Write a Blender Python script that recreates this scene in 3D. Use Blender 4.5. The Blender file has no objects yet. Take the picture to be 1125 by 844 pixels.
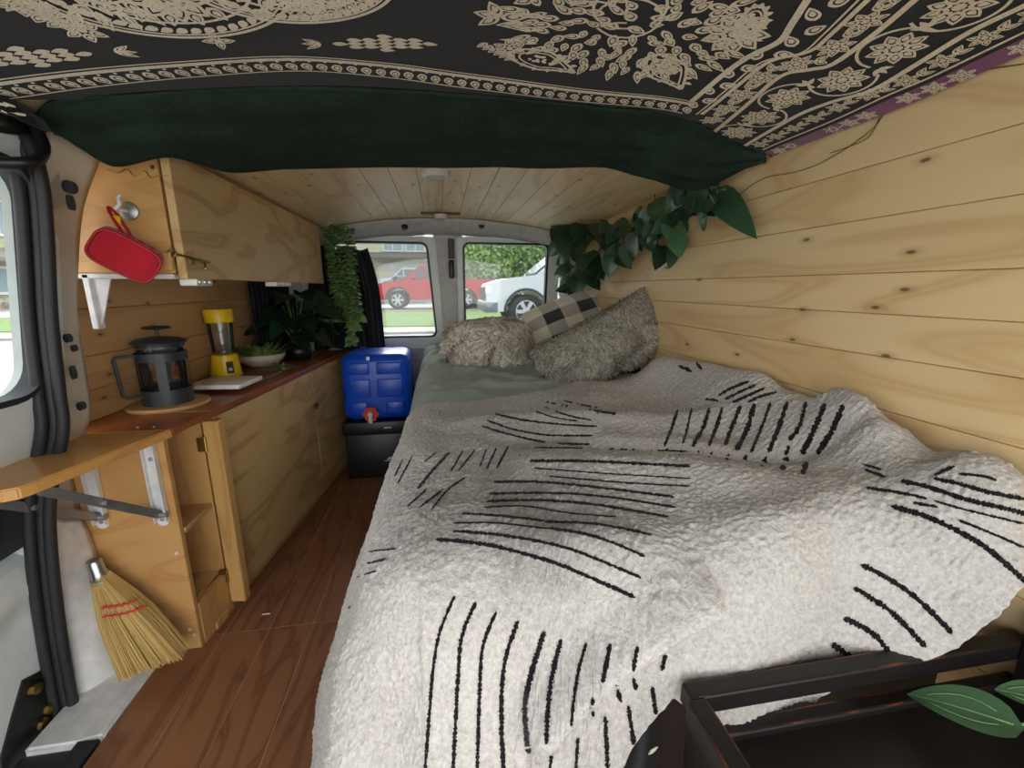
import bpy, bmesh, math, random
import numpy as np
from mathutils import Vector, Matrix, noise
from mathutils.bvhtree import BVHTree
R = random.Random(7)
PI = math.pi
scene = bpy.context.scene
COL = scene.collection
# ------------------------------------------------------------------ camera
F, W, H = 470.0, 1125, 844
PITCH, YAW = math.radians(12.7), math.radians(9.4)
CAM = Vector((0, 0, .95))
FWD = Vector((math.sin(YAW)*math.cos(PITCH), math.cos(YAW)*math.cos(PITCH), -math.sin(PITCH)))
RGT = Vector((math.cos(YAW), -math.sin(YAW), 0)); UPV = RGT.cross(FWD)
def ray(x, y): return FWD + RGT*((x-W/2)/F) - UPV*((y-H/2)/F)
def onx(x, y, X): r = ray(x, y); return CAM + r*(X/r.x)
def ony(x, y, Y): r = ray(x, y); return CAM + r*(Y/r.y)
def onz(x, y, Z): r = ray(x, y); return CAM + r*((Z-CAM.z)/r.z)
cd = bpy.data.cameras.new('camera'); cd.sensor_width = 36; cd.lens = F/W*36; cd.clip_start = .02; cd.clip_end = 300
co = bpy.data.objects.new('camera', cd); COL.objects.link(co)
co.location = CAM; co.rotation_euler = (PI/2-PITCH, 0, -YAW)
scene.camera = co

# ------------------------------------------------------------------ mesh helper
class MB:
    def __init__(s):
        s.v = []; s.f = []; s.m = []; s.p = []; s.mi = 0; s.pid = 0.
    def add(s, vs, fs):
        o = len(s.v); s.v += [tuple(v) for v in vs]
        for f in fs:
            s.f.append(tuple(o+i for i in f)); s.m.append(s.mi); s.p.append(s.pid)
        return s
    def frombm(s, bm):
        bm.verts.index_update()
        s.add([v.co.copy() for v in bm.verts], [[v.index for v in f.verts] for f in bm.faces]); bm.free(); return s
    def box(s, x0, x1, y0, y1, z0, z1, bev=.0, seg=1, rot=None, piv=None):
        bm = bmesh.new(); bmesh.ops.create_cube(bm, size=1)
        for v in bm.verts:
            v.co = Vector(((x0+x1)/2+v.co.x*(x1-x0), (y0+y1)/2+v.co.y*(y1-y0), (z0+z1)/2+v.co.z*(z1-z0)))
        if bev > 0: bmesh.ops.bevel(bm, geom=list(bm.edges), offset=bev, segments=seg, profile=.5, affect='EDGES')
        if rot is not None:
            pv = Vector(piv) if piv else Vector(((x0+x1)/2, (y0+y1)/2, (z0+z1)/2))
            for v in bm.verts: v.co = rot @ (v.co-pv) + pv
        return s.frombm(bm)
    def bar(s, a, b, w, t, up=(0, 0, 1), bev=.0):
        a = Vector(a); b = Vector(b); d = (b-a); L = d.length; d.normalize()
        u = Vector(up).cross(d); u.normalize(); n = d.cross(u)
        M = Matrix((u, d, n)).transposed()
        bm = bmesh.new(); bmesh.ops.create_cube(bm, size=1)
        for v in bm.verts: v.co = Vector((v.co.x*w, v.co.y*L, v.co.z*t))
        if bev > 0: bmesh.ops.bevel(bm, geom=list(bm.edges), offset=bev, segments=2, affect='EDGES')
        c = (a+b)/2
        for v in bm.verts: v.co = M @ v.co + c
        return s.frombm(bm)
    def tube(s, pts, r, n=8, closed=False, cap=True):
        pts = [Vector(p) for p in pts]; k = len(pts)
        rs = r if isinstance(r, (list, tuple)) else [r]*k
        vs = []; fs = []; ref = None
        for i, p in enumerate(pts):
            if closed: d = pts[(i+1) % k]-pts[i-1]
            else: d = pts[min(i+1, k-1)]-pts[max(i-1, 0)]
            if d.length < 1e-9: d = Vector((0, 0, 1))
            d.normalize()
            if ref is None: ref = d.orthogonal()
            ref = ref - d*ref.dot(d)
            if ref.length < 1e-6: ref = d.orthogonal()
            ref.normalize(); b = d.cross(ref)
            for j in range(n):
                a = 2*PI*j/n; vs.append(p + (ref*math.cos(a)+b*math.sin(a))*rs[i])
        for i in range(k if closed else k-1):
            i2 = (i+1) % k
            for j in range(n):
                fs.append((i*n+j, i*n+(j+1) % n, i2*n+(j+1) % n, i2*n+j))
        if cap and not closed:
            fs.append(tuple(range(n-1, -1, -1))); fs.append(tuple((k-1)*n+j for j in range(n)))
        return s.add(vs, fs)
    def lathe(s, prof, c=(0, 0, 0), n=28, axis=(0, 0, 1), sx=1, sy=1):
        q = Vector((0, 0, 1)).rotation_difference(Vector(axis)); c = Vector(c); vs = []; fs = []
        for r, z in prof:
            for j in range(n):
                a = 2*PI*j/n; vs.append(c + q @ Vector((r*math.cos(a)*sx, r*math.sin(a)*sy, z)))
        for i in range(len(prof)-1):
            for j in range(n):
                fs.append((i*n+j, i*n+(j+1) % n, (i+1)*n+(j+1) % n, (i+1)*n+j))
        if prof[0][0] > 1e-5: fs.append(tuple(range(n-1, -1, -1)))
        if prof[-1][0] > 1e-5: fs.append(tuple((len(prof)-1)*n+j for j in range(n)))
        return s.add(vs, fs)
    def prism(s, poly, d, bev=0):
        bm = bmesh.new(); vs = [bm.verts.new(Vector(p)) for p in poly]; f = bm.faces.new(vs)
        r = bmesh.ops.extrude_face_region(bm, geom=[f])
        for e in r['geom']:
            if isinstance(e, bmesh.types.BMVert): e.co += Vector(d)
        bmesh.ops.recalc_face_normals(bm, faces=list(bm.faces))
        if bev > 0: bmesh.ops.bevel(bm, geom=list(bm.edges), offset=bev, segments=2, affect='EDGES')
        return s.frombm(bm)
    def grid(s, nu, nv, fn, closeu=False):
        vs = []; fs = []
        for i in range(nu):
            for j in range(nv): vs.append(fn(i/(nu if closeu else nu-1), j/(nv-1)))
        for i in range(nu if closeu else nu-1):
            i2 = (i+1) % nu
            for j in range(nv-1): fs.append((i*nv+j, i2*nv+j, i2*nv+j+1, i*nv+j+1))
        return s.add(vs, fs)
    def ell(s, c, r, n=16, m=10, M=None):
        c = Vector(c); r = r if isinstance(r, (tuple, list)) else (r, r, r)
        def fn(u, v):
            a = 2*PI*u; b = PI*(v-.5)
            p = Vector((r[0]*math.cos(b)*math.cos(a), r[1]*math.cos(b)*math.sin(a), r[2]*math.sin(b)))
            return c + ((M @ p) if M is not None else p)
        return s.grid(n, m, fn, True)
    def leaf(s, base, d, nrm, L, w, curl=.25, cup=.15, heart=.0, n=6):
        d = Vector(d).normalized(); nrm = Vector(nrm); nrm = (nrm - d*nrm.dot(d)).normalized(); sd = d.cross(nrm); base = Vector(base)
        vs = []; fs = []
        for i in range(n+1):
            t = i/n
            hw = w*.5*(math.sin(PI*min(1, t**.62)))**.8 if heart else w*.5*math.sin(PI*t**.8)
            bk = heart*L*(1-t)**3
            z = -curl*L*t*t
            for k, q in enumerate((-1, -.5, 0, .5, 1)):
                vs.append(base + d*(L*t - bk*abs(q)) + sd*(hw*q) + nrm*(z + cup*abs(q)*hw))
        for i in range(n):
            for k in range(4): fs.append((i*5+k, i*5+k+1, i*5+k+6, i*5+k+5))
        return s.add(vs, fs)

def obj(name, mb, mats, parent=None, smooth=False, solid=0, soff=-1, origin=None, weld=0):
    me = bpy.data.meshes.new(name)
    if parent is not None:
        o3 = Vector((0, 0, 0)); q = parent
        while q is not None: o3 += Vector(q.location); q = q.parent
    elif origin is not None: o3 = Vector(origin)
    else:
        a = np.array(mb.v); o3 = Vector(((a[:, 0].min()+a[:, 0].max())/2, (a[:, 1].min()+a[:, 1].max())/2, a[:, 2].min()))
    me.from_pydata([Vector(v)-o3 for v in mb.v], [], mb.f)
    mats = mats if isinstance(mats, (list, tuple)) else [mats]
    for m in mats: me.materials.append(m)
    me.polygons.foreach_set('material_index', mb.m)
    at = me.attributes.new('pid', 'FLOAT', 'FACE'); at.data.foreach_set('value', mb.p)
    bm = bmesh.new(); bm.from_mesh(me)
    if weld: bmesh.ops.remove_doubles(bm, verts=list(bm.verts), dist=weld)
    bmesh.ops.recalc_face_normals(bm, faces=list(bm.faces)); bm.to_mesh(me); bm.free()
    me.polygons.foreach_set('use_smooth', [bool(smooth)]*len(me.polygons))
    me.update()
    if smooth and smooth is not True:
        try: me.set_sharp_from_angle(angle=math.radians(smooth))
        except Exception: pass
    o = bpy.data.objects.new(name, me); COL.objects.link(o)
    if parent is not None: o.parent = parent
    else: o.location = o3
    if solid:
        md = o.modifiers.new('thickness', 'SOLIDIFY'); md.thickness = solid; md.offset = soff
    return o
def tag(o, label, cat, group=None, kind=None):
    o['label'] = label; o['category'] = cat
    if group: o['group'] = group
    if kind: o['kind'] = kind
    return o
def thing(name, label, cat, loc, group=None, kind=None):
    o = bpy.data.objects.new(name, None); COL.objects.link(o); o.location = loc; o.empty_display_size = .05
    return tag(o, label, cat, group, kind)
def struct(name, mb, mats, label=None, cat=None, **k):
    o = obj(name, mb, mats, **k); o['kind'] = 'structure'
    if label: o['label'] = label; o['category'] = cat
    return o
def smooth_poly(pts, n=6, closed=False):
    P = [Vector(p) for p in pts]; out = []; k = len(P)
    rng = range(k) if closed else range(k-1)
    for i in rng:
        if closed: a, b, c, d = P[i-1], P[i], P[(i+1) % k], P[(i+2) % k]
        else: a, b, c, d = P[max(i-1, 0)], P[i], P[i+1], P[min(i+2, k-1)]
        for j in range(n):
            t = j/n
            out.append(.5*((2*b)+(c-a)*t+(2*a-5*b+4*c-d)*t*t+(3*b-a-3*c+d)*t**3))
    if not closed: out.append(P[-1])
    return out

# ------------------------------------------------------------------ materials
def lin(h):
    if isinstance(h, str):
        h = h.lstrip('#'); c = [int(h[i:i+2], 16)/255 for i in (0, 2, 4)]
    else: c = h
    return tuple((x/12.92 if x <= .04045 else ((x+.055)/1.055)**2.4) for x in c)+(1,)
class NT:
    def __init__(s, name):
        s.m = bpy.data.materials.new(name); s.m.use_nodes = True; s.t = s.m.node_tree; s.n = s.t.nodes; s.n.clear()
        s.out = s.n.new('ShaderNodeOutputMaterial'); s.b = s.n.new('ShaderNodeBsdfPrincipled'); s.link(s.b.outputs[0], s.out.inputs[0])
    def link(s, a, b): s.t.links.new(a, b)
    def node(s, ty, **kw):
        n = s.n.new(ty)
        for k, v in kw.items():
            if k.startswith('_'): setattr(n, k[1:], v)
            else:
                i = n.inputs[int(k[1:]) if k[0] == 'i' and k[1:].isdigit() else k.replace('0', ' ')]
                if hasattr(v, 'links') or isinstance(v, bpy.types.NodeSocket): s.link(v, i)
                else: i.default_value = v
        return n
    def math(s, op, a, b=0.): return s.node('ShaderNodeMath', _operation=op, i0=a, i1=b).outputs[0]
    def mix(s, f, a, b, mode='MIX'):
        n = s.node('ShaderNodeMix', _data_type='RGBA', _blend_type=mode)
        for i, v in ((0, f), (6, a), (7, b)):
            if isinstance(v, bpy.types.NodeSocket): s.link(v, n.inputs[i])
            else: n.inputs[i].default_value = v
        return n.outputs[2]
    def ramp(s, f, stops):
        n = s.node('ShaderNodeValToRGB', i0=f); e = n.color_ramp.elements
        while len(e) > 1: e.remove(e[-1])
        e[0].position = stops[0][0]; e[0].color = stops[0][1]
        for p, c in stops[1:]:
            x = e.new(p); x.color = c
        return n.outputs[0]
    def coord(s, scale=(1, 1, 1), off=None):
        tc = s.node('ShaderNodeTexCoord').outputs['Object']
        mp = s.node('ShaderNodeMapping', i0=tc); mp.inputs['Scale'].default_value = scale
        if off is not None: s.link(off, mp.inputs['Location'])
        return mp.outputs[0]
    def noise(s, vec, scale, detail=3, rough=.5, dist=0): return s.node('ShaderNodeTexNoise', Vector=vec, Scale=scale, Detail=detail, Roughness=rough, Distortion=dist).outputs[0]
    def bump(s, h, st=.3, d=.005): s.link(s.node('ShaderNodeBump', Strength=st, Distance=d, Height=h).outputs[0], s.b.inputs['Normal'])
    def set(s, **k):
        for a, v in k.items():
            i = s.b.inputs[a.replace('_', ' ')]
            if isinstance(v, bpy.types.NodeSocket): s.link(v, i)
            else: i.default_value = v
        return s
def plain(name, c, rough=.5, metal=0, nz=.06, scale=30, bump=0, spec=.5, **k):
    t = NT(name); c = lin(c); n = t.noise(t.coord(), scale, 4)
    d = tuple(x*(1-nz*2) for x in c[:3])+(1,); l = tuple(min(1, x*(1+nz*2)) for x in c[:3])+(1,)
    t.set(Base_Color=t.ramp(n, [(.3, d), (.7, l)]), Roughness=rough, Metallic=metal, **{'Specular_IOR_Level': spec})
    t.set(**k)
    if bump: t.bump(n, bump)
    return t.m
def wood(name, light, dark, along='Y', rings=10, ringw=.5, fine=.25, knots=0, rough=.45, var=.12, sc=1., lo=.6, acr='Z'):
    t = NT(name); light = lin(light); dark = lin(dark)
    pid = t.node('ShaderNodeAttribute', _attribute_name='pid').outputs['Fac']
    ax = 'XYZ'.index(along)
    off = t.node('ShaderNodeCombineXYZ', X=t.math('MULTIPLY', pid, 37.), Y=t.math('MULTIPLY', pid, 53.), Z=t.math('MULTIPLY', pid, 29.)).outputs[0]
    def cs(a, b): v = [b*sc]*3; v[ax] = a*sc; return t.coord(tuple(v), off)
    n1 = t.noise(cs(lo, 4.5), 1.0, 2, .5, .3)
    r = t.math('SINE', t.math('MULTIPLY', n1, rings*6.28))
    r = t.ramp(r, [(0., (0, 0, 0, 1)), (.55, (.25,)*3+(1,)), (.92, (1, 1, 1, 1)), (1., (.6,)*3+(1,))])
    n2 = t.noise(cs(3, 110), 1.0, 4, .6)
    n3 = t.noise(cs(.5, 2.), 1.0, 2)
    f = t.math('ADD', t.math('MULTIPLY', r, ringw), t.math('MULTIPLY', n2, fine))
    f = t.math('ADD', f, t.math('MULTIPLY', t.math('SUBTRACT', n3, .5), .35))
    c = t.mix(t.node('ShaderNodeClamp', i0=f).outputs[0], light, dark)
    pv = t.math('ADD', 1-var, t.math('MULTIPLY', t.math('FRACT', t.math('MULTIPLY', pid, 7.13)), 2*var))
    c = t.mix(1., c, t.node('ShaderNodeCombineColor', i0=pv, i1=pv, i2=t.math('POWER', pv, 1.35)).outputs[0], 'MULTIPLY')
    if knots:
        sx_ = t.node('ShaderNodeSeparateXYZ', i0=t.node('ShaderNodeTexCoord').outputs['Object']).outputs
        v = t.node('ShaderNodeTexVoronoi', _voronoi_dimensions='2D', Vector=t.node('ShaderNodeCombineXYZ', X=t.math('MULTIPLY', sx_[along], 5.2), Y=t.math('MULTIPLY', sx_[acr], 13.)).outputs[0], Scale=1.).outputs
        sel = t.math('GREATER_THAN', t.node('ShaderNodeSeparateColor', i0=v['Color']).outputs[0], 1-knots)
        k = t.math('MULTIPLY', sel, t.ramp(v['Distance'], [(0., (1, 1, 1, 1)), (.03, (1, 1, 1, 1)), (.05, (.3,)*3+(1,)), (.14, (0, 0, 0, 1))]))
        c = t.mix(k, c, tuple(x*.36 for x in dark[:3])+(1,))
    t.set(Base_Color=c, Roughness=rough)
    t.bump(n2, .12, .002)
    return t.m
def fabric(name, c, c2=None, sc=220, rough=.95, bump=.5, sheen=.3, nz=.5):
    t = NT(name); n = t.noise(t.coord(), sc, 4, .6); n2 = t.noise(t.coord(), 14, 3)
    c = lin(c); c2 = lin(c2) if c2 else tuple(x*.6 for x in c[:3])+(1,)
    t.set(Base_Color=t.ramp(t.math('ADD', t.math('MULTIPLY', n, nz), t.math('MULTIPLY', n2, 1-nz)), [(.3, c2), (.65, c)]), Roughness=rough, Sheen_Weight=sheen, Sheen_Roughness=.6)
    t.set(**{'Specular_IOR_Level': .15}); t.bump(n, bump, .003)
    return t.m
def glass(name, tr=.8, haze=.06, col=(1, 1, 1), rough=.02):
    t = NT(name); n = t.n; n.remove(t.b)
    a = t.node('ShaderNodeBsdfTransparent', i0=tuple(tr*c for c in col)+(1,)); g = t.node('ShaderNodeBsdfGlossy', i0=(1, 1, 1, 1), Roughness=rough)
    d = t.node('ShaderNodeBsdfDiffuse', i0=(.8, .85, .85, 1))  # pale diffuse veil: washed-out haze put into the glass colour
    fr = t.node('ShaderNodeFresnel', IOR=1.45).outputs[0]
    m1 = t.node('ShaderNodeMixShader', i0=haze, i1=a.outputs[0], i2=d.outputs[0]); m2 = t.node('ShaderNodeMixShader', i0=fr, i1=m1.outputs[0], i2=g.outputs[0])
    t.link(m2.outputs[0], t.out.inputs[0]); return t.m

m_pine = wood('pine_planks', '#f3d6a4', '#cfa064', 'Y', 8, .42, .22, .40, .42, .05)
m_pine_ceil = wood('pine_ceiling_planks', '#f3daa9', '#c7945a', 'Y', 6, .32, .25, .45, .5, .10, 1.3, .6, 'X')
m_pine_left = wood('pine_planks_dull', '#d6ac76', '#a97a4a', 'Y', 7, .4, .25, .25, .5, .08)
m_ply = wood('plywood_face', '#d8b57e', '#a97b48', 'Y', 5, .55, .2, 0, .5, .05, 1.4, 1.2)
m_ply_end = wood('plywood_end_panel', '#d3a468', '#b27d43', 'X', 5, .42, .2, 0, .45, .06, 1.4, 1.2)
m_ply_z = wood('plywood_upright', '#d2a468', '#ad7a44', 'Z', 5, .4, .25, 0, .45, .05, 1.5, 1.)
m_stick = wood('pine_batten', '#d8ac6c', '#a67238', 'Z', 5, .4, .25, 0, .5, .05, 1.5)
m_leafwood = wood('varnished_tabletop', '#d6a05c', '#b4763a', 'Y', 7, .35, .25, 0, .14, .05, 1.4)
m_counter = wood('red_brown_worktop', '#a35a30', '#74351a', 'Y', 6, .35, .3, 0, .28, .05, 1.2)
m_floor = wood('laminate_floor', '#986646', '#693e28', 'Y', 9, .6, .35, 0, .38, .07, 1.6)
m_board = wood('round_board_wood', '#c9a06c', '#a8794a', 'X', 4, .3, .3, 0, .5, .02)
m_darkboard = wood('walnut_board', '#6e4a34', '#4a2d1c', 'Y', 4, .4, .3, 0, .5, .02)
m_seam = plain('pale_seam', '#c9b39c', .7); m_seamd = plain('dark_seam', '#ab8752', .9)
m_white = plain('white_paint', '#dedddb', .35, bump=.05); m_cream = plain('pillar_paint', '#c9bda8', .4, nz=.04, scale=8)
m_vangrey = plain('van_interior_paint', '#dde4e2', .35, nz=.02); m_vandark = plain('van_grey_strip', '#c4c1bc', .5)
m_black = plain('black_plastic', '#141517', .4); m_rub = plain('black_rubber', '#26272a', .55); m_dkgrey = plain('charcoal_plastic', '#2e3236', .45)
m_steel = plain('steel', '#b9b9b6', .3, 1.); m_zinc = plain('zinc_bracket', '#a7a7a7', .4, .8); m_brass = plain('brass', '#9a8148', .35, 1.)
m_wplas = plain('white_plastic', '#e6e4e0', .35); m_whitemet = plain('white_enamel_bracket', '#dcdcdc', .35)
m_blue = plain('blue_plastic', '#0f4fd0', .3, nz=.03); m_redp = plain('red_plastic', '#d3221d', .35)
m_yel = plain('yellow_plastic', '#e8c21c', .35, nz=.02); m_redfab = fabric('red_mesh_fabric', '#c8142c', '#9c0c20', 500, .8, .3)
m_redsil = plain('red_silicone', '#b3102a', .5); m_ytag = plain('yellow_tag', '#d9a81c', .5)
m_glass = glass('clear_glass', .93, .02); m_win = glass('van_window_glass', .72, .09, (.97, 1, 1)); m_win2 = glass('side_window_glass', .65, .05, (.97, 1, 1))
m_tap = fabric('black_cotton', '#17171a', '#101012', 400, .9, .15, .1); m_emb = fabric('cream_embroidery', '#efe7d2', '#c4b699', 300, .9, .5, .2, .7)
m_purple = fabric('purple_cotton', '#7a1468', '#5c0e50', 300, .9, .2)
m_green = fabric('dark_green_fleece', '#2c3d33', '#18251e', 130, 1., 1., .0)
m_sheet = fabric('sage_sheet', '#a9b8ac', '#93a197', 300, .9, .15, .2, .3)
m_fleece = fabric('cream_sherpa', '#cfcac4', '#a8a29b', 190, 1., 1., .2, .8); m_stroke = fabric('black_tufting', '#141315', '#0c0c0d', 200, 1., .6, .1)
m_fur1 = fabric('curly_fur', '#d6cdbb', '#b0a795', 60, .9, .3, .4); m_fur2 = fabric('grey_fur', '#aaa395', '#857e72', 60, .9, .3, .4)
def furmat(name, c, c2):
    t = NT(name); p = t.node('ShaderNodeAttribute', _attribute_name='pid').outputs['Fac']
    t.set(Base_Color=t.ramp(p, [(0, lin(c2)), (1, lin(c))]), Roughness=.9); t.set(**{'Specular_IOR_Level': .15}); return t.m
m_str1 = furmat('beige_fur_strands', '#f0e9db', '#9c9485'); m_str2 = furmat('grey_fur_strands', '#c2bcae', '#7c766a')
m_curt = fabric('black_curtain', '#1c1e26', '#121318', 200, .85, .2, .2)
m_darkwood = wood('black_stained_wood', '#140e0d', '#080505', 'X', 6, .4, .3, 0, .48, .03); m_redwear = wood('worn_reddish_edge', '#6d2c16', '#2a120b', 'X', 4, .5, .3, 0, .4, .02)
def leafmat(name, c, c2, rough=.35):
    t = NT(name); n = t.noise(t.coord(), 9, 3); p = t.node('ShaderNodeAttribute', _attribute_name='pid').outputs['Fac']
    t.set(Base_Color=t.ramp(t.math('ADD', t.math('MULTIPLY', n, .4), t.math('MULTIPLY', p, .7)), [(.15, lin(c2)), (.8, lin(c))]), Roughness=rough); return t.m
m_ivy = leafmat('pothos_leaf', '#4f7350', '#1b3324'); m_trail = leafmat('trailing_leaf', '#8fb268', '#35573a', .5); m_dkleaf = leafmat('dark_glossy_leaf', '#1e3a28', '#0d2117', .22)
m_vein = plain('leaf_vein', '#6f9a64', .5); m_stem = plain('green_stem', '#5c7a3e', .6); m_brstem = plain('brown_stem', '#5b4632', .8)
m_bristle = wood('broom_straw', '#e6c47a', '#b98c42', 'Z', 4, .25, .4, 0, .7, .25); m_redth = plain('red_thread', '#d43a33', .8)
m_pot = plain('cream_ceramic', '#c7bfae', .5)

# ------------------------------------------------------------------ shell
XR, YB = .76, 2.65
XC = .06
def zc(x): return 1.325-.075*((x-XC)/.7)**2
# floor
fl = MB(); fw = .118; x = -.75; i = 0
while x < .9:
    for (y0, y1) in ((-.9, 1.138), (1.141, 2.75)):
        fl.pid = R.random(); fl.box(x+.0008, min(x+fw, .95)-.0008, y0, y1, -.02, 0)
    x += fw; i += 1
fl.mi = 1; fl.box(-.75, .95, -.9, 2.75, -.04, -.0012)
struct('floor', fl, [m_floor, m_seam])
fl = MB(); fl.box(-1.0, -.752, 1.06, 2.75, -.05, -.002); struct('floor_sill', fl, m_white)
# right wall planks
w = MB(); hs = [0.0, .135, .27, .405, .54, .652, .74, .832, .905, .975, 1.07, 1.16, 1.30]
for a, b in zip(hs[:-1], hs[1:]):
    w.pid = R.random(); w.box(XR, XR+.02, -.15, 2.62, a+.0006, b-.0006, .001)
w.mi = 1; w.box(XR+.004, XR+.03, -.15, 2.62, 0, 1.30)
struct('wall_right', w, [m_pine, m_seamd])
# left wall planks
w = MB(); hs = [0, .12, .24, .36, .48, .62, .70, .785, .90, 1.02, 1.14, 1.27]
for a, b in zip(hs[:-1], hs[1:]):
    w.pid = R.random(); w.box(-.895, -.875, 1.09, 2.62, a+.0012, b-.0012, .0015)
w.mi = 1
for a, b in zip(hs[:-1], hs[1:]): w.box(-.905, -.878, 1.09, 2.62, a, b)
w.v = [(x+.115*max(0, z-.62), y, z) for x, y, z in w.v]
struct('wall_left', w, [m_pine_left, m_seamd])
# ceiling planks, gently arched
c = MB(); x = -.94; pw = .088
while x < .84:
    c.pid = R.random(); a, b = x+.001, x+pw-.001
    vs = []
    for (xx, ins) in ((a, 0), (b, 0)):
        for dz in (0, .02):
            for yy in (-.35, YB): vs.append((xx, yy, zc(xx)+dz))
    c.add(vs, [(0, 1, 5, 4), (2, 6, 7, 3), (0, 2, 3, 1), (4, 5, 7, 6), (0, 4, 6, 2), (1, 3, 7, 5)])
    x += pw
c.mi = 1; c.grid(24, 2, lambda u, v: Vector((-.94+1.78*u, -.35+(YB+.35)*v, zc(-.94+1.78*u)+.004)))
c.grid(24, 2, lambda u, v: Vector((-.94+1.78*u, -.35+(YB+.40)*v, zc(-.94+1.78*u)+.03)))
struct('ceiling', c, [m_pine_ceil, m_seamd])

# ---- rear doors
def rrect(x0, x1, z0, z1, r, n=5, skew=(0, 0)):
    pts = []
    for cx, cz, a0 in ((x1-r, z1-r, 0), (x0+r, z1-r, PI/2), (x0+r, z0+r, PI), (x1-r, z0+r, 1.5*PI)):
        for k in range(n):
            a = a0+PI/2*k/(n-1); pts.append([cx+r*math.cos(a), cz+r*math.sin(a)])
    for p in pts: p[0] += skew[0]*(z1-p[1])/(z1-z0)*(1 if p[0] > (x0+x1)/2 else skew[1])
    return pts
def ring(mb, inn, out, y0, y1, lip=.0):
    n = len(inn); vs = []
    for P, Y in ((inn, y1), (inn, y0), (out, y0), (out, y1)):
        vs += [(p[0], Y, p[1]) for p in P]
    fs = []
    for k in range(n):
        k2 = (k+1) % n
        for q in range(4):
            q2 = (q+1) % 4; fs.append((q*n+k, q*n+k2, q2*n+k2, q2*n+k))
    mb.add(vs, fs)
def rear_door(name, x0, x1, wx0, wx1, wz0, wz1, zb, zt, skew, label):
    d = bpy.data.objects.new(name, None); COL.objects.link(d); d.location = ((x0+x1)/2, YB, zb); d['kind'] = 'structure'; d['label'] = label; d['category'] = 'door'
    m = MB(); inn = rrect(wx0, wx1, wz0, wz1, .035, skew=skew); mid = rrect(wx0-.035, wx1+.035, wz0-.035, wz1+.035, .05, skew=skew)
    out = rrect(x0, x1, wz0-.09, zt, .02, skew=skew)
    ring(m, inn, mid, YB-.01, YB+.05); ring(m, mid, out, YB+.004, YB+.05)
    m.box(x0, x1+(skew[0] if skew[0] > 0 else 0), YB+.004, YB+.05, zb, wz0-.085)
    obj('door_panel', m, m_vangrey, d, 40)
    g = MB(); ring(g, rrect(wx0+.008, wx1-.008, wz0+.008, wz1-.008, .03, skew=skew), rrect(wx0-.004, wx1+.004, wz0-.004, wz1+.004, .038, skew=skew), YB-.018, YB+.02); obj('window_gasket', g, m_black, d, 40)
    p = MB(); pl = rrect(wx0, wx1, wz0, wz1, .03, skew=skew); p.prism([(a, YB+.014, b) for a, b in pl], (0, .005, 0)); obj('window_pane', p, m_win, d)
    return d
P = lambda x, y: ony(x, y, YB)
lt, lb, rt, rb = P(469, 267), P(480, 369.5), P(508.5, 267), P(514, 372)
sk = lb.x-lt.x
d1 = rear_door('door_1', -.74, P(478, 262).x, -.58, lt.x, lb.z, lt.z, .05, P(478, 260.5).z, (sk*1.05, 0), 'grey left rear door with window half covered by a black curtain')
pn = MB(); ring(pn, rrect(-.30, P(482, 400).x, .30, .575, .05), rrect(-.32, P(482, 400).x+.012, .285, .59, .06), YB-.004, YB+.02); pn.box(-.30, -.02, YB+.0, YB+.02, .30, .575); obj('access_panel', pn, m_vandark, d1, 40)
d2 = rear_door('door_2', P(501, 262).x, .74, rt.x, .66, rb.z, rt.z, .05, P(505, 260.5).z, (-.02, 0), 'grey right rear door with window behind the leafy garland')
m = MB(); m.box(P(477, 300).x, P(509, 300).x, YB+.03, YB+.06, .05, 1.27); struct('trim_1', m, m_vandark)
m = MB(); a = P(494.8, 262); m.box(a.x-.013, a.x+.02, YB+.008, YB+.03, P(495, 284).z, a.z, .004); m.box(a.x-.014, a.x+.017, YB-.002, YB+.03, P(495, 306).z, P(495, 285.5).z, .008, 2)
tag(obj('door_latch', m, m_black, None, 40), 'black latch between the two rear doors', 'latch')
m = MB()
def hd(u, v):
    X = -.80+1.58*u; zt = zc(X); prof = [(2.52, zt), (2.535, zt-.022), (2.58, zt-.05), (2.63, zt-.062), (2.70, zt-.064)]
    k = v*(len(prof)-1); i = min(int(k), len(prof)-2); t = k-i; return Vector((X, prof[i][0]*(1-t)+prof[i+1][0]*t, (prof[i][1]*(1-t)+prof[i+1][1]*t)))
m.grid(24, 9, hd); struct('trim_2', m, m_vandark, smooth=True, solid=.01)
m = MB()
for px in ((444.8, 250.2), (528.8, 248.5)):
    q = ony(px[0], px[1], 2.545); m.lathe([(0, -.004), (.017, -.004), (.017, .02)], q, 20, (0, -1, .25), 1, .8)
struct('trim_3', m, m_black)
m = MB(); m.box(-.93, -.72, 2.55, 2.70, 0, 1.3, .02); m.box(.74, .80, 2.5, 2.70, 0, 1.3, .01); struct('wall_back', m, m_vangrey)

# ---- front left: pillar, seal, side door
def PL(pts, Y): return [ony(x, y, Y) for x, y in pts]
def lerp_poly(P, t):
    k = t*(len(P)-1); i = min(int(k), len(P)-2); return P[i].lerp(P[i+1], k-i)
Lb = smooth_poly(PL([(38, 128), (48, 168), (52, 260), (54, 350), (64, 430), (68, 480), (56, 540), (56, 600), (72, 700), (84, 770), (94, 830)], 1.0))
Rb = smooth_poly(PL([(130, 120), (112, 172), (92, 230), (86, 300), (86, 350), (100, 440), (97, 470), (82, 500), (80, 528), (90, 577), (106, 614), (136, 740), (140, 790)], 1.085))
m = MB()
def pil(u, v):
    a = lerp_poly(Lb, v); b = lerp_poly(Rb, v); p = a.lerp(b, u)
    p.y -= .02*math.sin(PI*u)+.012*math.sin(PI*u)*math.sin(v*14)+(.02 if u == 1 else 0)*0
    return p
m.grid(12, 70, pil)
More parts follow.
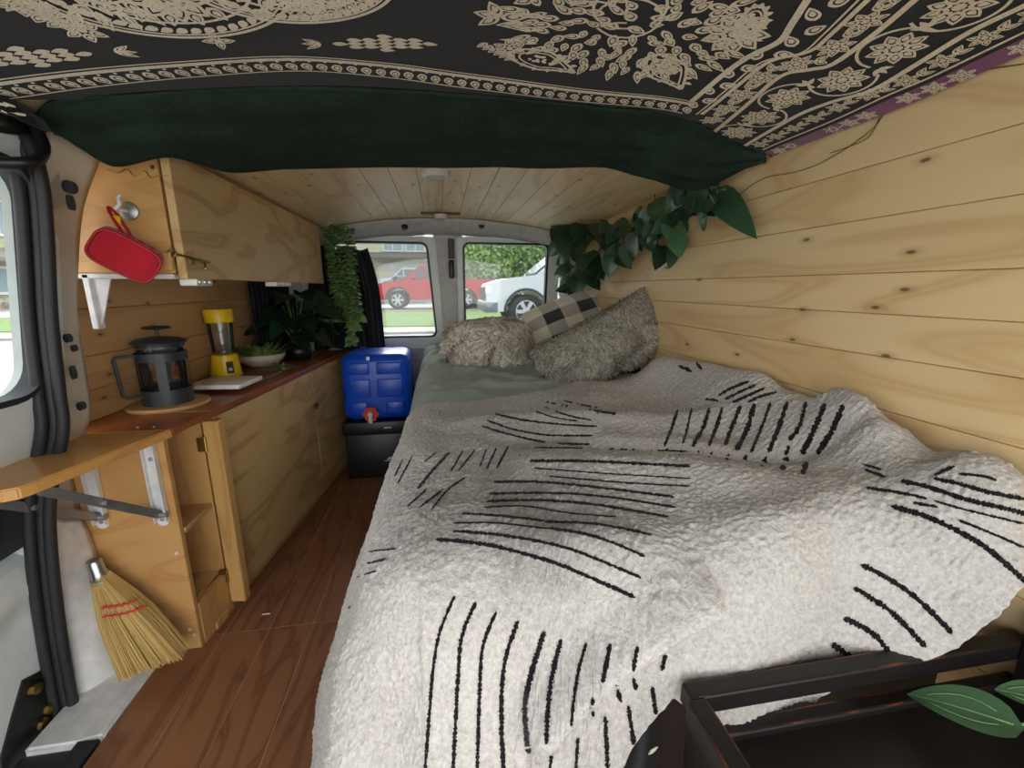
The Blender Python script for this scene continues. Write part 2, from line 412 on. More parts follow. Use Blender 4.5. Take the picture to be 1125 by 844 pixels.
pr = struct('trim_4', m, [m_cream, m_black], smooth=True, solid=.02, soff=1)
m = MB()
def dkspot(x, y, w, h, Y):
    c = ony(x, y, Y); m.prism([(c.x+w*math.cos(a), c.y, c.z+h*math.sin(a)) for a in [k*PI/6 for k in range(12)]], (0, .012, 0))
for x, y, w, h, Y in ((74, 205, .010, .012, 1.006), (75, 222, .004, .014, 1.006), (72, 372, .005, .009, 1.012), (79, 383, .003, .007, 1.018), (78, 410, .003, .014, 1.012), (87, 447, .006, .009, 1.015)):
    dkspot(x, y, w, h, Y)
struct('trim_5', m, m_dkgrey)
# white corner post and sill at the foot of the pillar
m = MB()
Lw = smooth_poly(PL([(56, 560), (56, 620), (70, 700), (83, 770), (95, 812)], .985)); Rw = smooth_poly(PL([(92, 570), (108, 620), (138, 690), (150, 745), (158, 770)], 1.08))
m.grid(10, 40, lambda u, v: lerp_poly(Lw, v).lerp(lerp_poly(Rw, v), u)+Vector((0, -.018*math.sin(PI*u)-.006*math.sin(9*v+3*u), 0)))
struct('trim_6', m, m_white, smooth=True, solid=.02, soff=1)
m = MB(); m.prism([(-.752, 1.09, -.03), (-.752, .87, -.03), (-.80, .86, -.03), (-.895, .86, -.03), (-.895, 1.09, -.03)], (0, 0, .036), .006); struct('trim_7', m, m_white)
m = MB(); m.box(-.90, -.752, -.4, .865, -.06, -.008, .01, 2); m.box(-.80, -.757, -.4, .868, -.02, .004, .004); struct('trim_8', m, m_rub)
# rubber seal: three parallel ribs
sp = smooth_poly(PL([(-60, 124), (-10, 132), (20, 154), (36, 200), (42, 260), (47, 350), (56, 430), (60, 475), (47, 545), (48, 605), (58, 690), (72, 770), (90, 850)], .965), 8)
m = MB()
for off, r in ((-.015, .010), (.0, .009), (.014, .0105)):
    pts = []
    for i, p in enumerate(sp):
        d = sp[min(i+1, len(sp)-1)]-sp[max(i-1, 0)]; d.y = 0; d.normalize(); nn = Vector((-d.z, 0, d.x))
        pts.append(p+nn*off+Vector((0, -.01 if off < 0 else 0, 0)))
    m.tube(pts, r, 8)
struct('trim_9', m, m_rub, smooth=True)
# side door
def xd(z):
    zs = [(-.1, -.915), (0, -.915), (.18, -.905), (.36, -.89), (.49, -.862), (.73, -.788), (.89, -.762), (1.04, -.738), (1.25, -.712)]
    for (a, b), (c_, d) in zip(zs[:-1], zs[1:]):
        if z <= c_: return b+(d-b)*max(0, (z-a))/(c_-a)
    return zs[-1][1]
sd = bpy.data.objects.new('door_3', None); COL.objects.link(sd); sd.location = (-.98, .4, 0); sd['kind'] = 'structure'; sd['label'] = 'pale grey side door with large window beside the folding table'; sd['category'] = 'door'
def ringx(mb, inn, out, off0, off1):
    n = len(inn); vs = []
    for Pp, o in ((inn, off1), (inn, off0), (out, off0), (out, off1)):
        vs += [(xd(p[1])-o, p[0], p[1]) for p in Pp]
    fs = []
    for k in range(n):
        k2 = (k+1) % n
        for q in range(4): fs.append((q*n+k, q*n+k2, ((q+1) % 4)*n+k2, ((q+1) % 4)*n+k))
    mb.add(vs, fs)
m = MB(); inn = rrect(.0, .972, .745, 1.165, .06, 7); out = rrect(-.35, 1.03, .66, 1.27, .03, 7); ringx(m, inn, out, .0, .05)
# lower pressed panel with a hole
NZ, NY = 34, 50
def lp(u, v):
    Y = -.35+1.35*u; z = -.12+.79*v; rec = 0
    if .40 < z < .545 and Y < .985: rec = .05
    rec += .012*math.exp(-((z-.25)/.05)**2)*(Y < .97)
    rec -= .012*math.exp(-((z-.32)/.03)**2)
    return Vector((xd(z)-rec, Y, z))
m.grid(NY, NZ, lp); obj('door_panel', m, m_vangrey, sd, 40)
m = MB(); m.grid(20, 4, lambda u, v: Vector((xd(.41+.13*v)-.030, -.35+1.33*u, .41+.13*v))); obj('step_recess', m, m_dkgrey, sd, True, solid=.01)
m = MB(); m.prism([(xd(z)+.004, y, z) for y, z in ((.82, -.11), (.975, -.11), (.972, .06), (.955, .115), (.91, .135), (.875, .08), (.84, .02))], (-.02, 0, 0)); obj('access_hole', m, m_black, sd)
m = MB()
for y, z in ((.925, .095), (.945, .02), (.925, .0), (.90, -.04)): m = MB(); m.lathe([(0, .012), (.012, .01), (.014, 0)], (xd(z)+.004, y, z), 12, (1, 0, 0)); obj('latch_bolt', m, m_brass, sd)
m = MB(); ringx(m, rrect(.006, .966, .751, 1.159, .055, 7), rrect(-.006, .978, .739, 1.171, .075, 7), -.01, .03); obj('window_gasket', m, m_rub, sd, 40)
m = MB(); pl = rrect(.0, .972, .745, 1.165, .07, 7); n_ = len(pl); m.add([(xd(b)-.02, a, b) for a, b in pl], [tuple(range(n_))]); obj('window_pane', m, m_win2, sd)
# grab handle
gp = smooth_poly([ony(-30, 178, .88), ony(20, 179, .9), ony(40, 176, .92), ony(48, 163, .94), ony(42, 146, .95), ony(36, 134, .96)], 6)
m = MB(); m.tube(gp, .0095, 10); m.bar(ony(-30, 131, .9), ony(30, 139, .95), .02, .03, bev=.004)
tag(obj('grab_handle', m, m_black, None, True), 'black curved grab handle above the side door window', 'handle')

# ------------------------------------------------------------------ lower cabinet
def xf(Y): return -.668+.112*(Y-1.095)      # front plane of the lower cabinet
ct = .62; Yc = 2.42
cab = thing('lower_cabinet', 'long plywood base cabinet with open end shelves under the worktop', 'cabinet', (-.70, 1.75, 0))
m = MB(); m.box(-.872, -.668, 1.095, 1.113, .0, ct-.018, .002); obj('end_panel', m, m_ply_end, cab)
m = MB()
for x, z in ((-.688, .062), (-.680, .044), (-.685, .29)):
    m = MB(); m.lathe([(0, .0015), (.004, .0015), (.004, -.001)], (x, 1.0945, z), 10, (0, -1, 0)); obj('screw', m, m_whitemet, cab)
m = MB(); m.box(-.872, -.855, 1.113, 1.26, 0, ct-.018); m.box(-.872, xf(1.25)-.01, 1.245, 1.26, 0, ct-.018); obj('back_panel', m, m_ply_z, cab)
for z in (.335,): m = MB(); m.box(-.87, xf(1.18)-.006, 1.113, 1.245, z, z+.014, .001); obj('shelf', m, m_ply, cab)
m = MB(); m.box(-.87, xf(1.18)-.02, 1.113, 1.245, .118, .130, .001); obj('shelf', m, m_ply, cab)
m = MB(); m.prism([(xf(1.113)-.016, 1.113, 0), (xf(1.113), 1.113, 0), (xf(1.24), 1.245, 0), (xf(1.24)-.016, 1.245, 0)], (0, 0, .125)); obj('kick_board', m, m_ply_z, cab)
m = MB(); m.prism([(xf(1.16)-.012, 1.16, .0), (xf(1.16)+.003, 1.16, .0), (xf(1.21)+.003, 1.21, .0), (xf(1.21)-.012, 1.21, 0)], (0, 0, .02)); obj('wedge', m, m_stick, cab)
m = MB(); m.prism([(-.87, 1.26, 0), (xf(1.26)-.006, 1.26, 0), (xf(Yc)-.006, Yc, 0), (-.87, Yc, 0)], (0, 0, ct-.02)); obj('carcass', m, m_ply_z, cab)
def door_ply(y0, y1, name='door', lab=None):
    m = MB(); z0, z1 = .045, ct-.022
    m.prism([(xf(y0)+.0, y0, z0), (xf(y0)+.018, y0, z0), (xf(y1)+.018, y1, z0), (xf(y1)+.0, y1, z0)], (0, 0, z1-z0), .0015)
    return obj(name, m, m_ply, cab)
door_ply(1.262, 1.925); door_ply(1.929, Yc)
m = MB(); m.prism([(xf(1.235)+.002, 1.232, .03), (xf(1.235)+.045, 1.225, .03), (xf(1.262)+.045, 1.255, .03), (xf(1.262)+.019, 1.268, .03)], (0, 0, ct-.055), .002); obj('corner_batten', m, m_stick, cab)
m = MB()
for z in (.53, .12):
    m = MB(); m.tube([(xf(1.232)+.004, 1.231, z-.022), (xf(1.232)+.004, 1.231, z+.022)], .004, 8); m.box(xf(1.232)-.016, xf(1.232)+.003, 1.229, 1.232, z-.02, z+.02); obj('hinge', m, m_brass, cab)
m = MB(); zz = .445; xx = xf(1.925)+.019
m.box(xx, xx+.003, 1.905, 1.945, zz-.012, zz+.012, .001); m.tube([(xx+.006, 1.905, zz), (xx+.006, 1.95, zz)], .003, 8); m.lathe([(.0, .008), (.006, .007), (.004, 0)], (xx+.004, 1.915, zz), 10, (1, 0, 0)); m.tube([(xx+.005, 1.93, zz-.02), (xx+.012, 1.93, zz), (xx+.005, 1.93, zz+.02)], .002, 6)
obj('latch', m, m_brass, cab)
# worktop
m = MB(); m.prism([(-.878, 1.10, ct-.018), (xf(1.10)+.022, 1.10, ct-.018), (xf(1.30)+.022, 1.30, ct-.018), (xf(Yc)+.022, Yc+.01, ct-.018), (-.878, Yc+.01, ct-.018)], (0, 0, .018), .002)
wt = obj('worktop', m, m_counter); tag(wt, 'red-brown wooden worktop along the base cabinet', 'worktop')
m = MB(); m.prism([(xf(1.243)+.02, 1.246, ct+.0002), (xf(1.243)+.02, 1.249, ct+.0002), (-.80, 1.262, ct+.0002), (-.80, 1.260, ct+.0002)], (0, 0, .0006)); obj('joint_line', m, m_seam, wt)
m = MB()
for x in (-.735, -.70): m = MB(); m.lathe([(0, .0012), (.006, .0012), (.006, 0)], (x, 1.125, ct), 10); obj('screw', m, m_steel, wt)
# folding table leaf
ft = thing('folding_table_leaf', 'varnished orange wood flap table held out on white folding brackets', 'table', (-.80, 1.09, ct-.3))
pts = [(-.646, 1.098), (-.905, 1.098), (-1.0, .98), (-.93, .80), (-.765, .788), (-.717, .792), (-.703, .815)]
pts = [(-.646, 1.098), (-.878, 1.098), (-.86, 1.0), (-.832, .80), (-.735, .785), (-.716, .795), (-.708, .815)]
m = MB(); m.prism([(x, y, ct-.022) for x, y in pts], (0, 0, .022), .0025); obj('tabletop', m, m_leafwood, ft)
def bracket(xp, zt, zb, arm_end):
    b = MB(); b.box(xp-.013, xp+.013, 1.088, 1.094, zb, zt, .002)
    b.lathe([(.0135, .006), (.0135, 0)], (xp, 1.094, zb), 16, (0, -1, 0))
    for s in (-1, 1): b.box(xp+s*.0125-.0015, xp+s*.0125+.0015, 1.078, 1.092, zb, zt)
    br = obj('bracket', b, m_whitemet, ft)
    a = MB(); a.bar((xp, 1.083, zb+.02), arm_end, .007, .019, (0, 0, 1), .0015)
    mid = Vector((xp, 1.083, zb+.02)).lerp(Vector(arm_end), .55); a.lathe([(0, .012), (.006, .012), (.006, -.012), (0, -.012)], mid, 10, (1, 0, 0))
    obj('folding_arm', a, m_zinc, br)
    s = MB()
    for q in (.0, .09): k = MB(); k.lathe([(0, .003), (.005, .002), (.005, 0)], (xp, 1.088, zb+.005+q*(zt-zb)/.12), 10, (0, -1, 0)); obj('screw', k, m_zinc, br)
    s.lathe([(0, .016), (.008, .016), (.008, -.016), (0, -.016)], (xp, 1.083, zb+.02), 12, (1, 0, 0)); obj('pivot', s, m_zinc, br)
p1t, p1b = ony(164, 490, 1.09), ony(179, 572, 1.09); p2t, p2b = ony(100, 520, 1.09), ony(113, 575, 1.09)
bracket((p1t.x+p1b.x)/2, ct-.023, p1b.z, Vector((p1b.x-.045, .86, ct-.034)))
bracket((p2t.x+p2b.x)/2, ct-.023, p2b.z, Vector((p2b.x-.035, .85, ct-.034)))

# ------------------------------------------------------------------ upper cabinet
XU = -.57; ua, ub = onx(199, 300, XU), onx(355, 307, XU); zb = .982; ztp = 1.236; YU0, YU1 = 1.125, ub.y
up = thing('upper_cabinet', 'wall-hung plywood cabinet with a long flap door on brass latch', 'cabinet', (-.72, 1.7, zb))
m = MB(); m.box(-.832, XU-.026, YU0-.0, YU0+.016, zb, ztp+.01, .0015); obj('end_panel', m, m_ply_end, up)
m = MB(); m.box(-.832, XU-.02, YU0+.016, YU1, zb, zb+.014); m.box(-.832, XU-.02, YU0+.016, YU1, ztp-.01, ztp+.004); m.box(-.832, -.82, YU0+.016, YU1, zb, ztp); m.box(-.832, XU-.02, YU1-.016, YU1, zb, ztp); obj('carcass', m, m_ply, up)
m = MB(); m.box(XU-.018, XU, YU0-.004, YU1+.006, zb-.012, ztp+.004, .0015); obj('door', m, m_ply, up)
m = MB(); m.box(-.665, XU-.022, YU0-.016, YU0, zb+.006, zb+.045, .002); obj('corner_block', m, m_stick, up)
m = MB()
for x, z in ((-.648, zb+.014), (-.628, zb+.034), (-.605, 1.205)): m = MB(); m.lathe([(0, .002), (.0045, .0015), (.0045, 0)], (x, YU0-(.016 if z < 1.1 else 0), z), 10, (0, -1, 0)); obj('screw', m, m_steel, up)
m = MB(); ly, lz = YU0+.012, zb+.034
m.box(XU, XU+.003, ly-.004, ly+.022, lz-.014, lz+.014, .001); m.box(XU-.024, XU-.02, YU0-.006, YU0-.003, lz-.012, lz+.012)
m.tube([(XU-.022, YU0-.008, lz+.008), (XU-.006, YU0-.014, lz+.006), (XU+.006, ly-.002, lz+.002), (XU+.008, ly+.075, lz-.004)], .0028, 8)
m.tube([(XU-.02+.008*math.cos(a), YU0-.012, lz+.01+.008*math.sin(a)) for a in [k*PI/5 for k in range(10)]], .002, 6, True)
m.tube([(XU+.006, ly+.03, lz-.004+.0), (XU+.016, ly+.036, lz-.006), (XU+.018, ly+.03, lz-.02)], .0028, 8); m.ell((XU+.018, ly+.03, lz-.022), .004, 8, 6)
obj('latch', m, m_brass, up)
def pbox(name, lab, Y0, Y1):
    o = thing('cabinet_light', lab, 'light', (XU-.02, (Y0+Y1)/2, zb-.03), 'strip lights under the upper cabinet')
    m = MB(); m.box(XU-.035, XU+.004, Y0, Y1, zb-.028, zb-.0115, .004, 2); obj('housing', m, m_wplas, o)
    m = MB()
    for t in (.2, .5, .8): m = MB(); m.lathe([(0, .003), (.005, .002), (.006, 0)], (XU+.004, Y0+(Y1-Y0)*t, zb-.019), 10, (1, 0, 0)); obj('clip', m, m_steel, o)
pbox('l', 'white plastic strip light under the near end of the upper cabinet', YU0+.025, YU0+.10)
q = onx(312, 309, XU); pbox('l', 'white plastic strip light under the far end of the upper cabinet', q.y-.09, q.y+.07)
# shelf bracket under end panel
sb = thing('shelf_bracket', 'white metal shelf bracket under the upper cabinet end', 'bracket', (-.86, YU0+.01, zb-.17))
m = MB(); m.box(-.786, -.772, YU0+.0, YU0+.022, zb-.125, zb-.002, .002); m.box(-.80, -.60, YU0, YU0+.022, zb-.0125, zb-.001, .002); obj('arm', m, m_whitemet, sb)
m = MB(); m.prism([(-.774, YU0+.009, zb-.012), (-.774, YU0+.009, zb-.12), (-.768, YU0+.009, zb-.11), (-.735, YU0+.009, zb-.012)], (0, .004, 0)); obj('web', m, m_whitemet, sb)
# hook + speaker
hk = thing('wall_hook', 'round grey adhesive hook on the upper cabinet end panel', 'hook', ony(141, 231, YU0)+Vector((0, 0, -.02)))
hc = ony(142, 232, YU0)
m = MB(); m.lathe([(0, .006), (.014, .006), (.019, .003), (.02, 0)], hc, 24, (0, -1, 0)); obj('base', m, m_zinc, hk, 40)
h2 = ony(134, 222, YU0-.03)
m = MB(); m.tube(smooth_poly([hc+Vector((0, -.006, 0)), hc+Vector((-.004, -.022, -.002)), hc+Vector((-.010, -.034, -.004)), h2+Vector((-.004, -.004, -.006)), h2+Vector((-.006, 0, .008)), h2+Vector((-.002, .003, .014))], 5), .0035, 8); obj('arm', m, m_wplas, hk, True)
sc_ = ony(139, 280, YU0-.052); A = math.radians(-38)
spk = thing('portable_speaker', 'small red fabric speaker hanging by a strap from the hook', 'speaker', sc_+Vector((0, 0, -.06)))
Ms = Matrix.Rotation(-A, 3, 'Y') @ Matrix.Rotation(.45, 3, 'Z')
m = MB()
def spb(u, v):
    a = 2*PI*u; b = PI*(v-.5)
    def se(c, e): return math.copysign(abs(c)**e, c)
    p = Vector((.058*se(math.cos(b), .4)*se(math.cos(a), .45),   .024*se(math.cos(b), .4)*se(math.sin(a), .6), .039*se(math.sin(b), .5)))
    return sc_ + Ms @ p
m.grid(40, 24, spb, True); obj('body', m, m_redfab, spk, True)
m = MB(); m.tube([sc_+Ms @ Vector((.0565*math.copysign(abs(math.cos(a))**.5, math.cos(a)), -.020, .0372*math.copysign(abs(math.sin(a))**.5, math.sin(a)))) for a in [2*PI*k/40 for k in range(40)]], .0028, 6, True); obj('rim', m, m_redsil, spk, True)
m = MB()
for k, dx in enumerate((-.027, -.009, .009, .027)): m = MB(); m.lathe([(0, .003), (.0055, .002), (.006, 0)], sc_+Ms @ Vector((dx, .0, .0385)), 10, Ms @ Vector((0, 0, 1))); obj('button', m, m_redsil, spk, True)
hp = hc+Vector((-.012, -.036, -.006)); st = sc_+Ms @ Vector((-.016, .0, .040))
m = MB(); m.tube(smooth_poly([st+Vector((-.004, 0, -.004)), st.lerp(hp, .5)+Vector((-.005, -.003, 0)), hp+Vector((-.003, -.004, .004)), hp+Vector((.003, -.002, .003)), st.lerp(hp, .5)+Vector((.005, .002, 0)), st+Vector((.006, 0, -.004))], 6), .003, 7); obj('strap', m, m_redsil, spk, True)
m = MB(); c0 = st.lerp(hp, .62); m.box(c0.x-.007, c0.x+.007, c0.y-.004, c0.y+.004, c0.z-.008, c0.z+.008, .001); obj('strap_tag', m, m_ytag, spk)

# ------------------------------------------------------------------ things on the worktop
pc = onz(170, 447, ct); pc = Vector((-.775, 1.33, ct))
m = MB(); m.lathe([(0, 0), (.095, 0), (.098, .005), (.095, .011), (0, .011)], pc, 48); tag(obj('round_board', m, m_board, None, 40), 'pale round wooden board under the french press', 'board')
zb2 = ct+.011; fr = .056; hh = .165
fp = thing('french_press', 'black framed glass french press on the round board', 'french press', (pc.x, pc.y, zb2))
def at(x, y, z): return (pc.x+x, pc.y+y, zb2+z)
m = MB(); m.lathe([(0, .006), (fr-.003, .006), (fr-.003, hh*.95), (fr+.002, hh*1.0), (fr-.002, hh*1.0), (fr-.006, hh*.95), (fr-.006, .009), (0, .009)], at(0, 0, 0), 40); obj('beaker', m, m_glass, fp, True)
m = MB(); m.lathe([(fr+.002, .0), (fr+.003, .0), (fr+.003, .042), (fr, .042), (fr, .004), (0, .004), (0, 0)], at(0, 0, 0), 40); m.lathe([(fr, .122), (fr+.003, .122), (fr+.003, .145), (fr, .145), (fr, .122)], at(0, 0, 0), 40)
for k in range(4):
    a = -1.15+k*PI/2; w_ = .013
    m.grid(4, 2, lambda u, v: Vector(at((fr+.002)*math.cos(a+(u-.5)*.4), (fr+.002)*math.sin(a+(u-.5)*.4), .03+.1*v)))
obj('frame', m, m_dkgrey, fp, 40, solid=0)
a = math.radians(226); hx, hy = math.cos(a), math.sin(a)
m = MB(); hpth = [(fr, .140), (fr+.040, .140), (fr+.046, .133), (fr+.040, .035), (fr+.034, .028), (fr, .028)]
for (r0, z0), (r1, z1) in zip(hpth[:-1], hpth[1:]): m.bar(at(hx*r0, hy*r0, z0), at(hx*r1, hy*r1, z1), .014, .007, (-hy, hx, 0) if False else (hx*.5, hy*.5, .8), .0015)
obj('handle', m, m_dkgrey, fp)
m = MB(); m.lathe([(0, .155), (fr-.004, .155), (fr-.004, .168), (fr+.006, .169), (fr+.008, .173), (fr-.006, .182), (.018, .187), (0, .187)], at(0, 0, 0), 40); obj('lid', m, m_dkgrey, fp, 40)
m = MB(); m.lathe([(.004, .05), (.004, .205), (.009, .206), (.030, .208), (.034, .212), (.028, .215), (0, .216)], at(0, 0, 0), 24); obj('plunger_knob', m, m_dkgrey, fp, 40)
m = MB(); m.lathe([(0, .05), (fr-.008, .05), (fr-.008, .056), (0, .056)], at(0, 0, 0), 32); obj('filter_disc', m, m_steel, fp, 40)
def plank(name, lab, c, sx, sy, z0, z1, ang, mat, cat='cutting board'):
    m = MB(); m.box(c[0]-sx/2, c[0]+sx/2, c[1]-sy/2, c[1]+sy/2, z0, z1, .004, 2, Matrix.Rotation(ang, 3, 'Z')); return tag(obj(name, m, mat, None, 40), lab, cat)
plank('cutting_board', 'dark wooden cutting board beneath the white one', (-.72, 1.66), .17, .26, ct, ct+.012, -.10, m_darkboard)
plank('cutting_board', 'white plastic cutting board in front of the yellow blender', (-.718, 1.535), .17, .15, ct+.0125, ct+.028, -.10, m_wplas)
# personal blender
bc = Vector((-.785, 1.70, ct+.0)); bc.z = ct+.0125
bl = thing('portable_blender', 'yellow portable blender with clear jar beside the cutting board', 'blender', bc)
m = MB(); m.lathe([(0, 0), (.049, 0), (.050, .004), (.042, .078), (.036, .083), (0, .083)], bc, 36); obj('base', m, m_yel, bl, 40)
m = MB(); m.lathe([(.034, .083), (.036, .10), (.040, .20), (.038, .20), (.034, .10), (.032, .088), (0, .086)], bc, 36); obj('jar', m, m_glass, bl, 40)
m = MB(); m.lathe([(0, .083), (.012, .085), (.012, .093), (.005, .10), (0, .10)], bc, 16)
for k in range(3):
    a = k*2.1; m.bar(bc+Vector((0, 0, .1)), bc+Vector((.02*math.cos(a), .02*math.sin(a), .112)), .006, .0015)
obj('blade', m, m_steel, bl)
m = MB(); m.lathe([(.042, .195), (.045, .198), (.046, .236), (.043, .243), (0, .243)], bc, 36); obj('lid', m, m_yel, bl, 40)
m = MB(); dn = Vector((.62, -.78, 0)).normalized(); sdn = Vector((.78, .62, 0))
fcn = lambda s_, z_: bc+dn*(.0505-.0075*z_/.078)+sdn*s_+Vector((0, 0, z_))
m.prism([fcn(-.010, .016), fcn(.012, .016), fcn(.012, .058), fcn(-.010, .058)], dn*.003); obj('control_panel', m, m_black, bl)
m = MB(); m.lathe([(0, .002), (.006, .0015), (.006, 0)], fcn(.001, .03)+dn*.003, 12, dn); obj('power_button', m, m_zinc, bl)
# potted small plant + spider sprig
pb = Vector((-.765, 1.97, ct)); pp = thing('potted_plant', 'small green plant in a low cream bowl behind the blender', 'plant', pb)
m = MB(); m.lathe([(0, 0), (.05, 0), (.085, .03), (.095, .055), (.088, .055), (.07, .04), (0, .04)], pb, 28); obj('pot', m, m_pot, pp, True)
m = MB()
for k in range(90):
    a = R.random()*6.28; r = .08*R.random()**.5; m.pid = R.random()
    m.leaf(pb+Vector((r*math.cos(a), r*math.sin(a), .05)), (math.cos(a)*.6, math.sin(a)*.6, .5+R.random()*.6), (0, 0, 1), .04+.03*R.random(), .014, .3)
obj('foliage', m, m_trail, pp, True)
sp2 = Vector((-.645, 1.86, ct)); m = MB()
for k in range(26):
    a = k*.9; m.pid = R.random(); m.leaf(sp2+Vector((0, 0, .012)), (math.cos(a), math.sin(a), .15+.7*R.random()), (0, 0, 1), .05+.02*R.random(), .009, .5, n=4)
m.lathe([(0, 0), (.012, 0), (.012, .014), (0, .014)], sp2, 10)
tag(obj('air_plant', m, m_trail, None, True), 'tiny spiky green sprig on the worktop beside the cream bowl', 'plant')
# dark glossy leafy plant
db = Vector((-.665, 2.14, ct)); dp = thing('potted_plant', 'dark glossy broad-leaved plant at the far end of the worktop', 'plant', db)
m = MB(); m.lathe([(0, 0), (.05, 0), (.06, .07), (.055, .07), (.05, .06), (0, .06)], db, 24); obj('pot', m, m_black, dp, True)
m = MB(); st_ = MB()
for k in range(24):
    a = k*2.4+.3; rr = .03+.075*R.random(); hgt = .06+.20*R.random(); tip = db+Vector((rr*math.cos(a), rr*math.sin(a)*.8, .05+hgt))
    st_.tube([db+Vector((0, 0, .06)), db.lerp(tip, .6)+Vector((0, 0, .04)), tip], .0022, 5); m.pid = R.random()
    m.leaf(tip, (math.cos(a)+.25, math.sin(a)-.3, -.35+.4*R.random()), (.2, -.6, .7), .12+.05*R.random(), .085, .35, .2, .15)
obj('foliage', m, m_dkleaf, dp, True); obj('stem', st_, m_stem, dp, True)
# spray bottle hanging behind the plant
sbv = Vector((-.72, 2.30, ct)); bt = thing('spray_bottle', 'clear spray bottle with dark trigger behind the dark plant', 'bottle', sbv)
m = MB(); m.lathe([(0, 0), (.034, 0), (.036, .01), (.036, .17), (.014, .22), (.013, .245), (0, .245)], sbv, 24); obj('body', m, m_glass, bt, True)
m = MB(); m.box(sbv.x-.012, sbv.x+.012, sbv.y-.05, sbv.y+.02, sbv.z+.245, sbv.z+.285, .004); m.bar(sbv+Vector((0, -.035, .25)), sbv+Vector((0, -.055, .19)), .012, .007); obj('trigger', m, m_black, bt)

# ------------------------------------------------------------------ curtains, trailing plant
m = MB(); x0, x1 = -.80, P(424, 340).x
def cur(u, v):
    z = 1.165-.565*v+.012*math.sin(u*19); xr = x1-.075*(1-v)**1.5 + .01*math.sin(v*5)
    return Vector((x0+(xr-x0)*u, 2.59+.014*math.sin(u*34+v*2)+.008*math.sin(u*71), z))
m.grid(120, 20, cur); tag(obj('window_curtain', m, m_curt, None, True, solid=.003), 'black pleated curtain over the left rear door window', 'curtain')
m = MB()
def cur2(u, v): return Vector((-.818+.012*math.sin(u*60+v), 2.06+.5*u, .985-.36*v))
m.grid(110, 10, cur2); tag(obj('window_curtain', m, m_curt, None, True, solid=.003), 'black curtain on the side wall behind the dark plant', 'curtain')
tb = ony(375, 247, 2.36); tp = thing('trailing_plant', 'trailing artificial plant with round leaves hanging off the upper cabinet end', 'plant', tb)
m = MB(); s2 = MB()
strands = [((358, 250), (366, 310), (372, 352)), ((366, 247), (374, 300), (382, 350)), ((378, 247), (384, 320), (390, 362)), ((370, 249), (380, 330), (387, 377)), ((385, 252), (390, 310), (396, 352)), ((362, 249), (364, 290), (376, 335)), ((374, 247), (386, 300), (384, 345))]
for si, s_ in enumerate(strands):
    pt = smooth_poly([ony(x, y, 2.345+.015*math.sin(si*2.1)-.04*(i > 0)) for i, (x, y) in enumerate(s_)], 18); s2.tube(pt, .0016, 5)
    for i, p in enumerate(pt):
        for k in range(2):
            a = i*1.3+k*PI+si; m.pid = min(1, .75*R.random()**1.3+.5*max(0, i/len(pt)-.75)*2.5); big = 1+.5*(i/len(pt) > .85)
            m.leaf(p, (math.cos(a), -.5+math.sin(a)*.6, -.25+.3*R.random()), (0, -.6, .8), (.022+.008*R.random())*big, .021*big, .3, n=4)
obj('foliage', m, m_trail, tp, True); obj('stem', s2, m_stem, tp, True)

# ------------------------------------------------------------------ jug and box
bx = thing('storage_box', 'black lidded storage box on the floor under the blue jug', 'box', (-.34, 2.35, 0))
m = MB(); m.box(-.49, -.16, 2.115, 2.60, 0.0, .235, .012, 2); obj('body', m, m_black, bx, 40)
m = MB(); m.box(-.497, -.152, 2.105, 2.61, .232, .302, .012, 2); obj('lid', m, m_black, bx, 40)
m = MB(); q = ony(429, 503, 2.114); m.prism([(q.x-.02, 2.1135, q.z-.010), (q.x+.02, 2.1135, q.z-.010), (q.x+.006, 2.1135, q.z+.008), (q.x, 2.1135, q.z+.002), (q.x-.004, 2.1135, q.z+.006)], (0, .002, 0)); m.box(q.x-.03, q.x+.034, 2.1130, 2.115, q.z-.017, q.z-.0145); obj('emblem', m, m_wplas, bx)
m = MB(); q = ony(426, 470, 2.104); m.box(q.x-.018, q.x+.018, 2.1035, 2.106, q.z-.004, q.z+.004, .001); obj('label', m, m_zinc, bx)
jx0, jx1, jy0, jy1, jz0, jz1 = -.488, -.162, 2.125, 2.42, .303, .635
jg = thing('water_jug', 'blue plastic water container with red cap and white spigot', 'jug', ((jx0+jx1)/2, (jy0+jy1)/2, jz0))
bm = bmesh.new(); bmesh.ops.create_cube(bm, size=1)
for v in bm.verts: v.co = Vector(((jx0+jx1)/2+v.co.x*(jx1-jx0), (jy0+jy1)/2+v.co.y*(jy1-jy0), (jz0+jz1)/2+v.co.z*(jz1-jz0)))
bmesh.ops.bevel(bm, geom=list(bm.edges), offset=.045, segments=5, profile=.5, affect='EDGES'); m = MB(); m.frombm(bm)
zc1 = jz0+.11; zc2 = jz0+.22; xm = (jx0+jx1)/2-.01
m.box(jx0+.035, xm-.012, jy0-.0035, jy0+.02, zc1+.006, zc2-.006, .01, 3); m.box(xm+.014, jx1-.03, jy0-.0035, jy0+.02, zc1+.006, zc2-.006, .01, 3)
m.box(jx0+.035, xm-.012, jy0-.0035, jy0+.02, zc2+.01, jz1-.035, .012, 3); m.box(xm+.014, jx1-.03, jy0-.0035, jy0+.02, zc2+.01, jz1-.035, .012, 3)
m.box(jx0+.035, xm-.03, jy0-.0035, jy0+.02, jz0+.03, zc1-.01, .012, 3); m.box(xm+.05, jx1-.03, jy0-.0035, jy0+.02, jz0+.03, zc1-.01, .012, 3)
obj('body', m, m_blue, jg, 50)
q = ony(408, 455, jy0-.006); cz = max(q.z, jz0+.035); cq = Vector((q.x, jy0-.008, cz))
m = MB(); prof = []; n = 36
